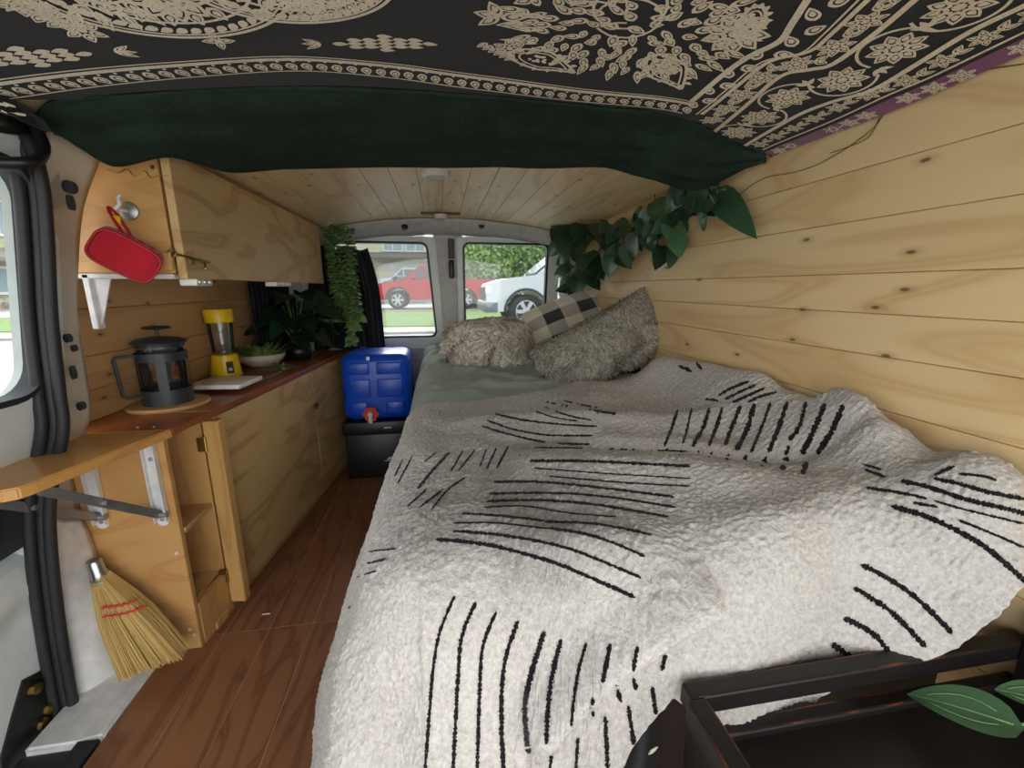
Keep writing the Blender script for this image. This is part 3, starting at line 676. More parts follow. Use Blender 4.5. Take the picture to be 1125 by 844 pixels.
poly = [(cq.x+(.036+.0045*math.cos(6*a))*math.cos(a), cq.y, cq.z+.004+(.036+.0045*math.cos(6*a))*math.sin(a)) for a in [2*PI*k/48 for k in range(48)]]
m.prism(poly, (0, -.018, 0)); obj('cap', m, m_redp, jg)
m = MB(); m.lathe([(.014, 0), (.014, .022), (.010, .026), (0, .026)], cq+Vector((0, -.017, .006)), 20, (0, -1, 0)); m.tube([cq+Vector((0, -.033, .008)), cq+Vector((0, -.036, -.034))], [.012, .010], 12); obj('spigot', m, m_wplas, jg, 40)
q = ony(404, 394, jy0-.006); m = MB(); m.lathe([(.009, 0), (.009, .008), (0, .009)], (q.x, jy0-.004, q.z), 14, (0, -1, .2)); obj('vent_cap', m, m_zinc, jg, 40)

# ------------------------------------------------------------------ bed
bz = .60
bed = thing('bed', 'raised platform bed along the right wall', 'bed', (.32, 1.45, 0))
m = MB(); m.box(-.06, .75, .46, 2.5, .02, .34, .01); obj('platform', m, m_darkwood, bed)
m = MB(); m.box(-.03, .755, .440, .458, .02, .53, .003); obj('foot_dark_panel', m, m_darkwood, bed)  # added dark panel, stands for the bed front lying in the dark
m = MB(); m.box(-.045, .752, .460, 2.5, .34, bz-.05, .04, 3); obj('mattress', m, m_sheet, bed, 40)
def nz(x, y, z=0): return noise.noise(Vector((x, y, z)))
def drape(s, t, s0, t0, r, tmax, z, foot=True):
    dx = max(0., s0-s); dy = max(0., t0-t) if foot else 0.
    d = math.hypot(dx, dy); x = max(s, s0); y = max(t, t0) if foot else t
    if d < 1e-7: return Vector((x, y, z))
    L = r*tmax
    if d < L: o = r*math.sin(d/r); w_ = r*(1-math.cos(d/r))
    else: o = r*math.sin(tmax)+(d-L)*math.cos(tmax); w_ = r*(1-math.cos(tmax))+(d-L)*math.sin(tmax)
    return Vector((x-o*dx/d, y-o*dy/d, z-w_))
def ss(a, b, x): t = min(1, max(0, (x-a)/(b-a))); return t*t*(3-2*t)
# sheet
m = MB()
def sheet(u, v):
    s = -.36+1.10*u; t = 1.0+1.5*v
    z = bz+.012-.03*(1-ss(1.22, 1.42, t))+ss(1.25, 1.5, t)*(.012*nz(s*3, t*3)+.012*nz(s*2+t*7, t*3-s*5, 3)+.015*(1-abs(nz(s*4+t*9, t*3-s*2, 5)))**5+.014*(1-abs(nz(s*7-t*8, t*5+s*3, 7)))**6-.006)+.03*ss(1.5, 2.2, t)*ss(.0, .3, s)
    p = drape(s, t, -.03, 0, .07, 1.35, z, False); 
    if s < -.03: p.x += .012*math.sin(t*30)*min(1, (-.03-s)*6)
    return p
m.grid(110, 130, sheet); tag(obj('bed_sheet', m, m_sheet, None, True, solid=.004), 'sage green wrinkled sheet on the bed under the pillows', 'sheet')
# sherpa blanket
S0, T0 = -.035, .495
def T0f(s): return T0-.055*ss(.50, .70, s)
def ridge(s, t, pts, w_, h):
    best = 9
    for (a, b), (c_, d) in zip(pts[:-1], pts[1:]):
        vx, vy = c_-a, d-b; l2 = vx*vx+vy*vy; k = min(1, max(0, ((s-a)*vx+(t-b)*vy)/l2)); best = min(best, math.hypot(s-a-k*vx, t-b-k*vy))
    return h*math.exp(-(best/w_)**2)
def bl_z(s, t):
    z = bz+.028+.020*ss(.2, .5, s)
    z += ridge(s, t, [(.70, 1.22), (.71, .8), (.70, .40)], .085, .085)
    z += ridge(s, t, [(.66, 1.20), (.72, 1.02), (.72, .86)], .05, .022)
    z += ridge(s, t, [(.73, .66), (.69, .56)], .035, .035)-ridge(s, t, [(.74, .50), (.68, .47)], .03, .018)
    z += ridge(s, t, [(.10, 1.02), (.35, .95), (.60, .83)], .05, .016)
    z -= ridge(s, t, [(.30, .80), (.45, .72), (.62, .61), (.70, .56)], .028, .024)
    z += ridge(s, t, [(.18, .74), (.4, .62), (.58, .50)], .05, .014)
    z -= ridge(s, t, [(.12, .88), (.30, .84)], .03, .008)
    z += ridge(s, t, [(.45, .46), (.62, .42)], .06, .018)
    z += ridge(s, t, [(.05, .55), (.20, .46)], .07, .010)
    z += .012*nz(s*5, t*5, 1)+.006*nz(s*11, t*11, 2)
    return z
def tfar(s): return 1.20+.12*ss(0, .5, s)-.02*ss(.55, .7, s)+.012*math.sin(s*20)
def tnear(s):
    return T0f(s)-float(np.interp(s, [-.6, .06, .12, .16, .21, .26, .32, .46, .58, .68, .8], [.74, .74, .52, .37, .28, .215, .25, .29, .225, .172, .19]))
def blanket(s, t):
    T0 = T0f(s); p = drape(s, t, S0, T0, .085, 1.28, bl_z(max(s, S0-.05), max(t, T0-.05)))
    d = math.hypot(max(0, S0-s), max(0, T0-t))
    if d > .02:
        k = min(1, d*3); a = math.atan2(max(0, T0-t), max(0, S0-s)+1e-6)
        f = .022*k*math.sin(t*9+1.0)*(s < S0)+.018*k*math.sin(s*22+.6)*(t < T0) + .012*k*nz(s*7, t*7, 9)
        p += Vector((-math.cos(a), -math.sin(a), 0))*f
        if t < T0 and .08 < s < .32: p += Vector((0, -1, 0))*ridge(s, t, [(.30, T0-.09), (.10, T0-.20)], .028, .045)
        if t < T0 and .08 < s < .34: p += Vector((0, 1, 0))*ridge(s, t, [(.30, T0-.125), (.10, T0-.245)], .018, .025)
    p.z = max(p.z, .012); p.x = min(p.x, XR-.008)
    return p
NS, NTT = 430, 440
base = np.zeros((NS, NTT, 3)); st_c = np.zeros((NS, NTT, 2))
for i in range(NS):
    s = -.60+1.345*i/(NS-1); tn = tnear(s); tf = tfar(s)
    for j in range(NTT):
        t = tn+(tf-tn)*j/(NTT-1); base[i, j] = blanket(s, t); st_c[i, j] = (s, t)
du = np.gradient(base, axis=0); dv = np.gradient(base, axis=1); nr = np.cross(du, dv); nr /= np.linalg.norm(nr, axis=2, keepdims=True)+1e-12
dense = base.copy()
for i in range(NS):
    for j in range(NTT):
        s, t = st_c[i, j]
        q = noise.noise(Vector((s*170, t*170, 0)))*.0022+abs(noise.noise(Vector((s*110+5, t*110, 4))))*.0050+noise.noise(Vector((s*30, t*30, 8)))*.0015
        edge = min(j, NTT-1-j, i, NS-1-i)
        dense[i, j] += nr[i, j]*q
dense[:, :, 0] = np.minimum(dense[:, :, 0], XR-.004)
bb = MB(); bb.v = [tuple(v) for v in dense.reshape(-1, 3)]
bb.f = [(i*NTT+j, (i+1)*NTT+j, (i+1)*NTT+j+1, i*NTT+j+1) for i in range(NS-1) for j in range(NTT-1)]
bb.m = [0]*len(bb.f); bb.p = [0.]*len(bb.f)
bvh = BVHTree.FromPolygons([Vector(v) for v in bb.v], bb.f)
STROKES = []
def grp(ox, oy, sc, lst):
    for wd, pts in lst: STROKES.append((wd, [(ox+u/sc, oy+v/sc) for u, v in pts]))
grp(340, 400, 1.9, [
 (1.3, [(380,103),(450,118),(530,127),(600,131)]), (1.3, [(370,118),(430,138),(500,149),(592,150)]), (1.4, [(360,130),(420,148),(500,165),(585,168)]),
 (1.0, [(462,95),(510,112),(560,120)]), (1.1, [(490,90),(540,108),(590,118)]), (1.8, [(495,80),(560,92),(640,105)]), (1.2, [(530,77),(590,90),(645,98)]),
 (1.8, [(292,185),(258,222),(225,262)]), (1., [(265,185),(240,205)]), (1.2, [(320,182),(295,225)]), (1.2, [(345,180),(310,225)]), (1., [(370,178),(355,215)]), (1.4, [(390,176),(370,220)]), (1.5, [(415,172),(390,220)]), (1.1, [(215,192),(185,250)]), (1., [(195,200),(178,235)]),
 (1.3, [(325,238),(290,262),(255,305)]), (1.4, [(280,262),(230,300)]), (1.1, [(245,262),(205,298)]),
 (1., [(470,175),(600,177),(700,180),(790,183)]), (2., [(460,203),(560,203),(680,208),(795,214)]), (1., [(470,218),(600,228),(795,240)]), (1.1, [(500,235),(650,248),(795,256)]),
 (1.7, [(385,247),(480,247),(600,258),(760,278)]), (1.6, [(375,272),(500,270),(620,278),(765,300)]), (1.9, [(370,288),(480,285),(600,295),(750,320)]), (1., [(365,300),(450,298),(540,312),(640,320)]),
 (1.7, [(318,313),(400,318),(490,328)]), (1.2, [(300,333),(390,333),(500,345)]), (1.9, [(490,330),(600,335),(715,357)]), (2.1, [(500,343),(600,362),(700,402)]),
 (2.1, [(300,350),(400,358),(520,380),(610,412),(692,447)]), (2.7, [(265,367),(370,378),(500,412),(600,452),(680,488)]),
 (1.3, [(120,393),(180,386)]), (1.6, [(110,420),(160,408)]), (1.2, [(100,445),(140,432)]), (1.4, [(82,510),(97,498)]),
 (2.2, [(303,485),(272,560),(258,640),(250,740),(242,850)]), (2.6, [(347,497),(318,570),(310,660),(305,750),(300,850)]), (2.4, [(390,517),(362,590),(355,690),(350,850)]), (3., [(435,535),(408,620),(400,720),(405,850)]),
 (3.8, [(490,558),(465,640),(450,720),(457,812)]), (3.2, [(525,575),(507,650),(498,720),(495,792)]), (2.4, [(508,800),(500,850)]), (2.2, [(578,582),(560,650),(545,755)]), (2.4, [(560,780),(555,850)]),
 (3., [(628,585),(612,665)]), (2.6, [(590,695),(592,735)]), (2.8, [(617,735),(622,845)]), (2.6, [(685,590),(675,640)]), (3., [(640,670),(650,705)]), (3., [(665,712),(680,815)]), (2.6, [(745,600),(735,640)]), (2.8, [(675,655),(682,680)]), (2.8, [(715,672),(725,745)])])
grp(700, 380, 2.637, [
 (2., [(118,185),(100,240),(78,292)]), (1.6, [(158,182),(145,240),(132,285)]), (2.6, [(210,180),(190,240),(160,293)]), (2.6, [(247,178),(230,235),(207,292)]), (2.8, [(300,175),(275,235),(255,290)]), (3.4, [(340,168),(320,240),(287,305)]), (2.2, [(387,165),(360,240),(330,310)]), (3.2, [(435,163),(410,240),(380,310)]),
 (2.8, [(490,163),(470,235),(440,275)]), (2.6, [(440,290),(430,318)]), (3.8, [(545,168),(510,250),(477,315)]), (3.8, [(598,172),(560,255),(522,315)]),
 (1.6, [(88,298),(80,310)]), (1.6, [(130,300),(120,320)]), (2.2, [(180,305),(168,318)]), (1.8, [(218,308),(208,325)]), (2.6, [(265,315),(258,333)]), (3., [(317,318),(308,343)]), (3.6, [(375,322),(362,352)]), (4., [(435,322),(420,362)]), (3.8, [(492,338),(478,375)]),
 (2., [(325,103),(270,125),(235,145)]), (2., [(345,113),(290,138),(255,157)]), (2., [(370,123),(320,145),(275,165)]), (2., [(405,135),(355,148),(320,165)]), (2.2, [(120,58),(160,75)]), (2.2, [(172,48),(187,70)]), (1.8, [(235,160),(195,155)]),
 (3., [(765,393),(850,412),(950,445),(1050,468),(1125,487)]), (2.8, [(860,385),(930,400),(1020,425),(1125,445)]), (2., [(930,372),(1000,378),(1040,390)]), (2.2, [(660,360),(720,382)]), (1.8, [(655,345),(710,360)]), (2.2, [(665,413),(750,425),(840,443)]),
 (3.6, [(735,465),(850,500),(980,565),(1060,625),(1130,690)]), (1.6, [(860,450),(950,475),(1118,515)]), (1.8, [(930,505),(1030,545),(1125,587)]), (2., [(800,455),(870,468)]), (2.2, [(860,375),(920,350)])])
grp(700, 620, 2.647, [(3.6, [(650,0),(740,48),(820,105),(915,200)]), (3.6, [(630,67),(740,140),(838,240)]), (3.8, [(600,155),(690,205),(745,278)]), (4., [(565,230),(635,280)])])
bb.mi = 1; rs = random.Random(3)
def cast(x, y):
    r = ray(x, y).normalized(); loc, nn, fi, ds = bvh.ray_cast(CAM, r, 6)
    if loc is None: return None
    i, j = fi//(NTT-1), fi % (NTT-1)
    n2 = Vector(nr[i, j]); 
    if n2.dot(r) > 0: n2 = -n2
    if abs(n2.dot(r)) < .06: return None
    return Vector(base[i, j]), n2, loc
for wd, pts in STROKES:
    pl = smooth_poly([(x, y, 0) for x, y in pts], 14); rows = []
    L = sum((pl[i+1]-pl[i]).length for i in range(len(pl)-1)); n = max(6, int(L/1.3)); out = []; acc = 0; k = 0; step = L/n
    for i in range(n+1):
        tgt = i*step
        while k < len(pl)-2 and acc+(pl[k+1]-pl[k]).length < tgt: acc += (pl[k+1]-pl[k]).length; k += 1
        seg = (pl[k+1]-pl[k]).length or 1; out.append(pl[k].lerp(pl[k+1], min(1, (tgt-acc)/seg)))
    prev = None
    for i, p in enumerate(out):
        h = cast(p.x, p.y); d = out[min(i+1, n)]-out[max(i-1, 0)]; d.normalize(); nn = Vector((-d.y, d.x, 0))
        tap = min(1, .45+min(i, n-i)*.25); hw = wd*.80*tap*(.6+.8*rs.random()); jt = rs.uniform(-.5, .5)*.6*wd**.5
        if h is None: prev = None; continue
        lat = []
        for sg in (-1, 0, 1):
            q = p+nn*(hw*sg+jt); hq = cast(q.x, q.y); lat.append(hq)
        if any(z is None for z in lat) or max((lat[0][2]-lat[1][2]).length, (lat[2][2]-lat[1][2]).length) > .02: prev = None; continue
        row = [z[2]+z[1]*(.0022 if k2 == 1 else .0008) for k2, z in enumerate(lat)]
        if prev is not None and (prev[1]-row[1]).length < .03:
            bb.add(prev+row, [(0, 1, 4, 3), (1, 2, 5, 4)])
        prev = row
bo = obj('sherpa_blanket', bb, [m_fleece, m_stroke], None, True); tag(bo, 'cream sherpa blanket with black dashed stripes spread over the bed', 'blanket')

# pillows
def pillow(name, lab, c, w_, h_, th, Rm, mat, fur=0, furl=.02, furw=.004, mat2=None, check=None, lumpy=.0, sq=2.6, curl=.5, pinch=-.07):
    rp = random.Random(hash(lab) % 1000 if False else len(lab)); c = Vector(c)
    def surf(u, v, sd_):
        x = abs(u)**1; y = abs(v)
        th_ = th*.5*max(0, (1-x**sq)*(1-y**sq))**.55
        k = 1-.06*(1-(1-x*x))*(1-y*y)*0
        px, py = u*w_/2*(1-pinch*(1-y*y) if pinch > 0 else 1+pinch*y*y), v*h_/2*(1-pinch*(1-x*x) if pinch > 0 else 1+pinch*x*x)
        p = Vector((px, py, sd_*th_+lumpy*noise.noise(Vector((u*2.3, v*2.3, len(lab))))))
        return c + Rm @ p
    m = MB(); N = 36
    for sd_ in (1, -1):
        for i in range(N):
            for j in range(N):
                u0, u1, v0, v1 = -1+2*i/N, -1+2*(i+1)/N, -1+2*j/N, -1+2*(j+1)/N
                m.mi = check(i, j) if check else 0
                m.add([surf(u0, v0, sd_), surf(u1, v0, sd_), surf(u1, v1, sd_), surf(u0, v1, sd_)], [(0, 1, 2, 3)])
    bm = bmesh.new()
    mats = mat if isinstance(mat, list) else [mat]
    if fur:
        pa = thing(name, lab, 'pillow', c-Vector((0, 0, h_*.3)), 'pillows at the head of the bed')
        o = obj('cushion', m, mats, pa, True, weld=.0004)
        f = MB()
        for k in range(fur):
            u, v = rp.uniform(-.98, .98), rp.uniform(-.98, .98); sd_ = rp.choice((1, 1, 1, -1)); p = surf(u, v, sd_)
            e = .02; tu = (surf(u+e, v, sd_)-surf(u-e, v, sd_)); tv = (surf(u, v+e, sd_)-surf(u, v-e, sd_)); nn = tu.cross(tv)*sd_
            if nn.length < 1e-9: continue
            nn.normalize(); a = 6*noise.noise(p*9); dr = (tu.normalized()*math.cos(a)+tv.normalized()*math.sin(a)); dr = (dr+Vector((0, 0, -.5))+Vector((rp.uniform(-1, 1), rp.uniform(-1, 1), rp.uniform(-1, 1)))*.5)
            sdv = nn.cross(dr).normalized()*furw*.5; L = furl*rp.uniform(.6, 1.25); f.pid = rp.random()
            q0 = p-nn*.002; q1 = p+nn*L*.45+dr*L*.25; q2 = p+nn*L*.55+dr*L*curl+Vector((0, 0, -.2*L))
            q3 = q2+dr*L*curl*.6-nn*L*.25
            f.add([q0-sdv, q0+sdv, q1+sdv, q1-sdv, q2-sdv*.8, q2+sdv*.8, q3], [(0, 1, 2, 3), (3, 2, 5, 4), (4, 5, 6)])
        fo = obj('fur', f, [m_str1 if 'beige' in lab else m_str2], pa, True); fo['kind'] = 'stuff'
        return pa
    o = obj(name, m, mats, None, True, weld=.0004)
    return tag(o, lab, 'pillow', 'pillows at the head of the bed')
def basis(x, y):
    x = Vector(x).normalized(); y = Vector(y); y = (y-x*y.dot(x)).normalized(); return Matrix((x, y, x.cross(y))).transposed()
pillow('fur_pillow', 'curly beige fur pillow lying left of the others', ony(536, 379, 1.88), .38, .22, .19, basis((1, .05, .06), (-.05, .45, .9)), m_fur1, 7000, .030, .008, sq=3., curl=.7, pinch=-.16)
pillow('fur_pillow', 'large grey plush cushion tilted against the right wall', ony(662, 381, 1.50), .50, .24, .19, basis((.86, -.02, .46), (-.40, .40, .80)), m_fur2, 11000, .018, .005, lumpy=.012, sq=2.4, pinch=.05)
m_ck = [fabric('check_cream', '#ece6d8', '#dfd7c6', 300, .9, .1), fabric('check_grey', '#bbb6ad', '#aca69c', 300, .9, .1), fabric('check_black', '#3c3e3f', '#313334', 300, .9, .1)]
pillow('check_pillow', 'grey and cream checked pillow behind the fur pillows', ony(627, 358, 2.05), .46, .30, .20, basis((.88, .1, .28), (-.25, .35, .85)), m_ck, check=lambda i, j: ((i//7) % 2)+((j//7) % 2), lumpy=.012)
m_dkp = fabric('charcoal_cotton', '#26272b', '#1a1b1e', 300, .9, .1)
pillow('dark_filler', 'charcoal pillow in the shadow between grey cushion and wall', ony(700, 404, 1.62), .26, .34, .12, basis((.5, -.6, .0), (.3, .5, .5)), m_dkp, lumpy=.01)  # added dark shape filling the dark region beside the wall

# ------------------------------------------------------------------ black table at the foot
tz = .50; X0, X1 = .262, 1.0
tbz = thing('gallery_table', 'black stained wooden tray table with worn red edges at the bed foot', 'table', (.62, .17, 0))
m = MB(); m.box(X0+.01, XR-.012, -.05, .365, .415, .43); obj('table_top', m, m_darkwood, tbz)
def worn_bar(name, x0, x1, y0, y1, z0, z1):
    m = MB(); m.box(x0, x1, y0, y1, z0, z1, .003, 2); o = obj(name, m, m_darkwood, tbz)
    e = MB(); rr = .0016
    if x1-x0 > y1-y0:
        for y in (y0+.002, y1-.002): e.tube([(x0+.01+(x1-x0-.02)*k/16, y, z1-.0012-.0006*rs.random()) for k in range(17)], [rr*rs.uniform(.3, 1.1) for _ in range(17)], 6)
    else:
        for x in (x0+.002, x1-.002): e.tube([(x, y0+.004+(y1-y0-.008)*k/16, z1-.0012-.0006*rs.random()) for k in range(17)], [rr*rs.uniform(.3, 1.1) for _ in range(17)], 6)
    obj('worn_edge', e, m_redwear, o, True); return o
worn_bar('back_rail', X0, XR-.012, .352, .374, tz-.026, tz)
worn_bar('lower_rail', X0+.02, XR-.012, .350, .368, .425, .440)
worn_bar('side_rail', X0-.006, X0+.018, -.05, .352, tz-.03, tz)
m = MB(); m.box(X0-.002, X0+.014, -.05, .352, .415, tz-.03); obj('side_panel', m, m_darkwood, tbz)
m = MB(); m.box(XR-.034, XR-.014, -.05, .352, .38, tz+.045, .002); obj('side_panel', m, m_darkwood, tbz)  # added dark panel, covers the wall at the table's end
for x, y in ((X0+.02, .34), (XR-.04, .34), (X0+.02, -.02), (XR-.04, -.02)):
    m = MB(); m.box(x-.018, x+.018, y-.018, y+.018, 0, .415, .003); obj('leg', m, m_darkwood, tbz)
# patterned dark cloth under the corner
m = MB()
cl_ = lambda u, v: Vector((.12+.15*u, .418+.010*math.sin(u*14+v*3)+.006*math.sin(v*9), .53-.42*v+.01*math.sin(u*9+v*4)))
m.grid(40, 30, cl_)
m.mi = 1
for k in range(34):
    c0 = cl_(R.uniform(.1, .95), R.uniform(.1, .8))+Vector((0, -.004, 0)); a = R.random()*3.1
    m.leaf(c0, (math.cos(a), 0, math.sin(a)), (0, -1, 0), .017, .006, 0, 0, n=3)
tag(obj('patterned_cloth', m, [m_tap, m_emb], None, True, solid=.002), 'black cloth with white pattern hanging below the blanket corner', 'cloth')
# leaf plant by the table
lpb = onz(1115, 792, .53); 
lp_ = thing('leafy_plant', 'large green leaves reaching over the black table', 'plant', (.70, .20, .43))
def bigleaf(base, tip, w_, nrm, heart=.12):
    b_ = Vector(base); t_ = Vector(tip); d = t_-b_; m = MB(); m.pid = .62; m.leaf(b_, d, nrm, d.length, w_, .10, .22, heart, n=14); o = obj('leaf', m, m_ivy, lp_, True)
    v_ = MB(); N = Vector(nrm); N = (N-d.normalized()*N.dot(d.normalized())).normalized()
    sd_ = d.normalized().cross(N)
    v_.tube([b_+d*t-N*(.10*d.length*t*t)+N*.0012 for t in [k/8 for k in range(9)]], [.0012*(1-.8*k/8) for k in range(9)], 5)
    for sg in (-1, 1):
        v_.tube([b_+d*t*.9+sd_*sg*w_*.26*math.sin(PI*t**.8)+N*(.22*.26*w_*math.sin(PI*t**.8)-.10*d.length*(t*.9)**2+.0012) for t in [k/8 for k in range(1, 8)]], .0006, 5)
    obj('vein', v_, m_vein, o, True); return o
zl = .50
L1b, L1t = onz(1110, 796, .485), onz(996, 757, .47); bigleaf(L1b, L1t, .060, (.1, -.35, 1))
L2b, L2t = onz(1165, 775, .49), onz(1094, 755, .49); bigleaf(L2b, L2t, .04, (.1, -.3, 1))
m = MB(); e = onz(1160, 804, .47); m.tube(smooth_poly([L1b, L1b.lerp(e, .5)+Vector((0, 0, .004)), e, Vector((.70, .20, .432))], 5), .0016, 6); m.tube(smooth_poly([L2b, L2b.lerp(e, .5), Vector((.70, .2, .432))], 5), .0014, 6); obj('stem', m, m_vein, lp_, True)

# ------------------------------------------------------------------ pothos garland
gv = thing('leaf_garland', 'artificial pothos garland strung along the right wall and ceiling corner', 'garland', ony(700, 240, 1.7))
def gY(px): return 1.02+(2.38-1.02)*(min(1, max(0, (815-px)/(815-612))))**1.25
def G(u, v, dy=0):
    x, y = 560+u/3.247, 180+v/3.247; w_ = onx(x, y, XR).y
    return ony(x, y, min(2.42, w_*.93+min(dy, .02)))
m = MB(); s3 = MB()
LV = [(740,105,858,238,105,.15),(690,60,640,190,120,.15),(620,55,730,40,95,.25),(625,75,575,150,110,.1),(575,205,600,300,95,.75),(600,260,606,330,80,.55),(560,170,500,112,85,.5),(560,180,462,140,40,.2),(700,190,675,240,80,.4),(565,305,480,330,34,.3),
 (500,190,440,270,110,.15),(470,180,400,235,90,.2),(520,235,470,300,100,.25),(450,265,420,350,105,.2),(410,290,425,370,60,.3),(360,330,352,402,130,.3),(330,300,270,380,130,.2),(320,220,345,290,100,.25),(380,215,420,260,80,.15),(250,215,262,300,90,.1),(300,260,230,330,110,.25),
 (215,320,160,345,70,.3),(175,285,138,330,55,.35),(215,370,150,395,75,.35),(215,420,162,465,75,.6),(240,390,240,470,85,.3),(260,370,310,430,85,.2),(230,440,240,495,70,.25),(190,215,150,290,110,.05),(160,205,260,215,70,.05),(205,230,225,330,110,.12),(290,240,200,260,70,.1),(655,150,600,230,100,.2),(520,140,560,215,90,.3),(730,140,650,200,80,.25),(330,380,290,430,70,.15),(400,250,330,330,120,.15),(640,95,720,170,110,.1),(480,250,520,305,70,.35),(270,330,310,400,100,.25)]
for (u0, v0, u1, v1, wz, tone) in LV:
    a = G(u0, v0, R.uniform(-.05, .03)); b = G(u1, v1, -.02); d = b-a; px = 560+u0/3.247; Y = a.y; ww = min(wz/3.247*Y/F*.9, d.length*.9)
    toC = (CAM-a).normalized(); nrm = toC+Vector((R.uniform(-.5, .3), R.uniform(-.3, .3), .35+R.uniform(0, .4)))
    m.pid = tone+R.uniform(0, .1); m.leaf(a, d, nrm, d.length, ww, .16, .22, .14, n=8)
    s3.tube([a, a+Vector((R.uniform(-.01, .02), .02, .03))], .0018, 5)
for k in range(55):
    t = R.random(); i = int(t*(len(LV)-1)); u0, v0 = LV[i][0]+R.uniform(-25, 25), LV[i][1]+R.uniform(-15, 15); 
    if u0 > 700: continue
    a = G(u0, v0, R.uniform(.0, .10)); m.pid = R.uniform(0, .3); L = R.uniform(.05, .09)
    m.leaf(a, (R.uniform(-1, .6), R.uniform(-.6, .2), R.uniform(-1, .1)), (R.uniform(-.6, .2), -1, .6), L, L*.72, .2, .2, .14, n=6)
vine = smooth_poly([G(770, 90, .03), G(700, 110, .04), G(600, 170, .05), G(480, 220, .05), G(360, 260, .05), G(250, 240, .03), G(190, 260, .03), G(220, 380, .03), G(240, 450, .02)], 8)
s3.tube(vine, .003, 6); obj('foliage', m, m_ivy, gv, True); obj('stem', s3, m_stem, gv, True)

# ------------------------------------------------------------------ ceiling lights
def puck(lab, c, r, plate=False):
    o = thing('puck_light', lab, 'light', c, 'round puck lights on the ceiling')
    c = Vector(c)
    m = MB(); m.lathe([(0, .0), (r, .0), (r, -.014), (r-.004, -.018), (0, -.018)], c, 32); obj('housing', m, m_wplas, o, 40)
    m = MB(); m.lathe([(0, -.0182), (r*.72, -.0182), (r*.6, -.023), (0, -.025)], c, 28); obj('lens', m, m_pot, o, 40)
    if plate:
        m = MB(); m.box(c.x-.10, c.x+.10, c.y-.02, c.y+.02, c.z+.001, c.z+.009, .002); obj('mounting_plate', m, m_darkboard, o)
q = onz(478, 191, 1.318); puck('white round puck light near the blanket edge on the ceiling', (q.x, q.y, zc(q.x)), .045)
q = onz(484, 238, 1.305); puck('white round puck light on dark wooden plate near the rear doors', (q.x, q.y, zc(q.x)-.010), .032, True)

# ------------------------------------------------------------------ tapestry
def tz_(x, y): return zc(x)-.012-.006*math.sin(x*7+y*5)*math.sin(y*9+1)-.010*math.exp(-((x-.5)/.05)**2)*.6 
def TP(px, py):
    z = 1.30
    for _ in range(12):
        p = onz(px, py, z); z = tz_(p.x, p.y)
    return p
tm = MB()
front = smooth_poly([Vector((-.80, .80, 0))]+[TP(x, y) for x, y in ((60, 110), (115, 104), (315, 94), (480, 100), (620, 112), (720, 122), (768, 135), (800, 152), (845, 172))], 8)
fr2 = sorted((p.x, p.y) for p in front); fx = [p[0] for p in fr2]; fy = [p[1] for p in fr2]
def yfront(x): return float(np.interp(x, fx, fy))
tm.grid(70, 46, lambda u, v: (lambda X: (lambda Y: Vector((X, Y, tz_(X, Y))))(yfront(X)*(1-v)+(-.4)*v))(-.80+1.553*u))
tm.mi = 1
def poly2(pts, dz=.0014):
    k = len(pts)
    if k < 3: return
    tm.add([(p[0], p[1], tz_(p[0], p[1])-dz) for p in pts], [tuple(range(k))])
def band(pl, w_, n=5, dz=.0016, mi=1):
    tm.mi = mi; P_ = smooth_poly(pl, n); vs = []; 
    for i, p in enumerate(P_):
        d = P_[min(i+1, len(P_)-1)]-P_[max(i-1, 0)]; d.normalize(); nn = Vector((-d.y, d.x, 0))*(w_/2)
        for q in (p+nn, p-nn): vs.append((q.x, q.y, tz_(q.x, q.y)-dz))
    tm.add(vs, [(2*i, 2*i+1, 2*i+3, 2*i+2) for i in range(len(P_)-1)]); tm.mi = 1
def tear(c, a, L, w_, n=9, ins=True):
    c = Vector(c); d = Vector((math.cos(a), math.sin(a), 0)); s_ = Vector((-d.y, d.x, 0)); out = []
    for k in range(2*n):
        t = k/n if k < n else 2-k/n; hw = w_*.5*math.sin(PI*t**.75)**.9*(1 if k < n else -1); out.append(c+d*(L*t)+s_*hw)
    if not ins: poly2(out); return
    cc = c+d*(L*.52); inn = [cc+(p-cc)*.62 for p in out]; inn2 = [cc+(p-cc)*.44 for p in out]; k = len(out)
    tm.add([(p.x, p.y, tz_(p.x, p.y)-.0016) for p in out+inn], [(i, (i+1) % k, k+(i+1) % k, k+i) for i in range(k)]); poly2(inn2)
def disc(c, r, n=10): poly2([Vector(c)+Vector((r*math.cos(2*PI*k/n), r*math.sin(2*PI*k/n), 0)) for k in range(n)])
def arc(c, r, a0, a1, w_, n=10, e=1.): band([Vector(c)+Vector((r*math.cos(a0+(a1-a0)*k/n), e*r*math.sin(a0+(a1-a0)*k/n), 0)) for k in range(n+1)], w_, 2)
def flower(c, r, a=0, k=8):
    for i in range(k): tear(Vector(c)+Vector((math.cos(a+i*2*PI/k), math.sin(a+i*2*PI/k), 0))*r*.22, a+i*2*PI/k, r*.8, r*.52)
    disc(c, r*.2)
def along(pl, step):
    P_ = smooth_poly(pl, 12); out = []; acc = 0; nxt = step/2
    for i in range(len(P_)-1):
        sg = (P_[i+1]-P_[i]).length
        while acc+sg >= nxt:
            t = (nxt-acc)/sg; d = (P_[i+1]-P_[i]).normalized(); out.append((P_[i].lerp(P_[i+1], t), math.atan2(d.y, d.x))); nxt += step
        acc += sg
    return out
fb = [TP(x, y) for x, y in ((-30, 92), (0, 88), (100, 76), (200, 68), (315, 62), (420, 69), (520, 82), (640, 98), (765, 113))]
sh = lambda pl, dy: [p+Vector((0, dy, 0)) for p in pl]
band(sh(fb, .006), .009); band(sh(fb, -.004), .003); band(sh(fb, .046), .003)
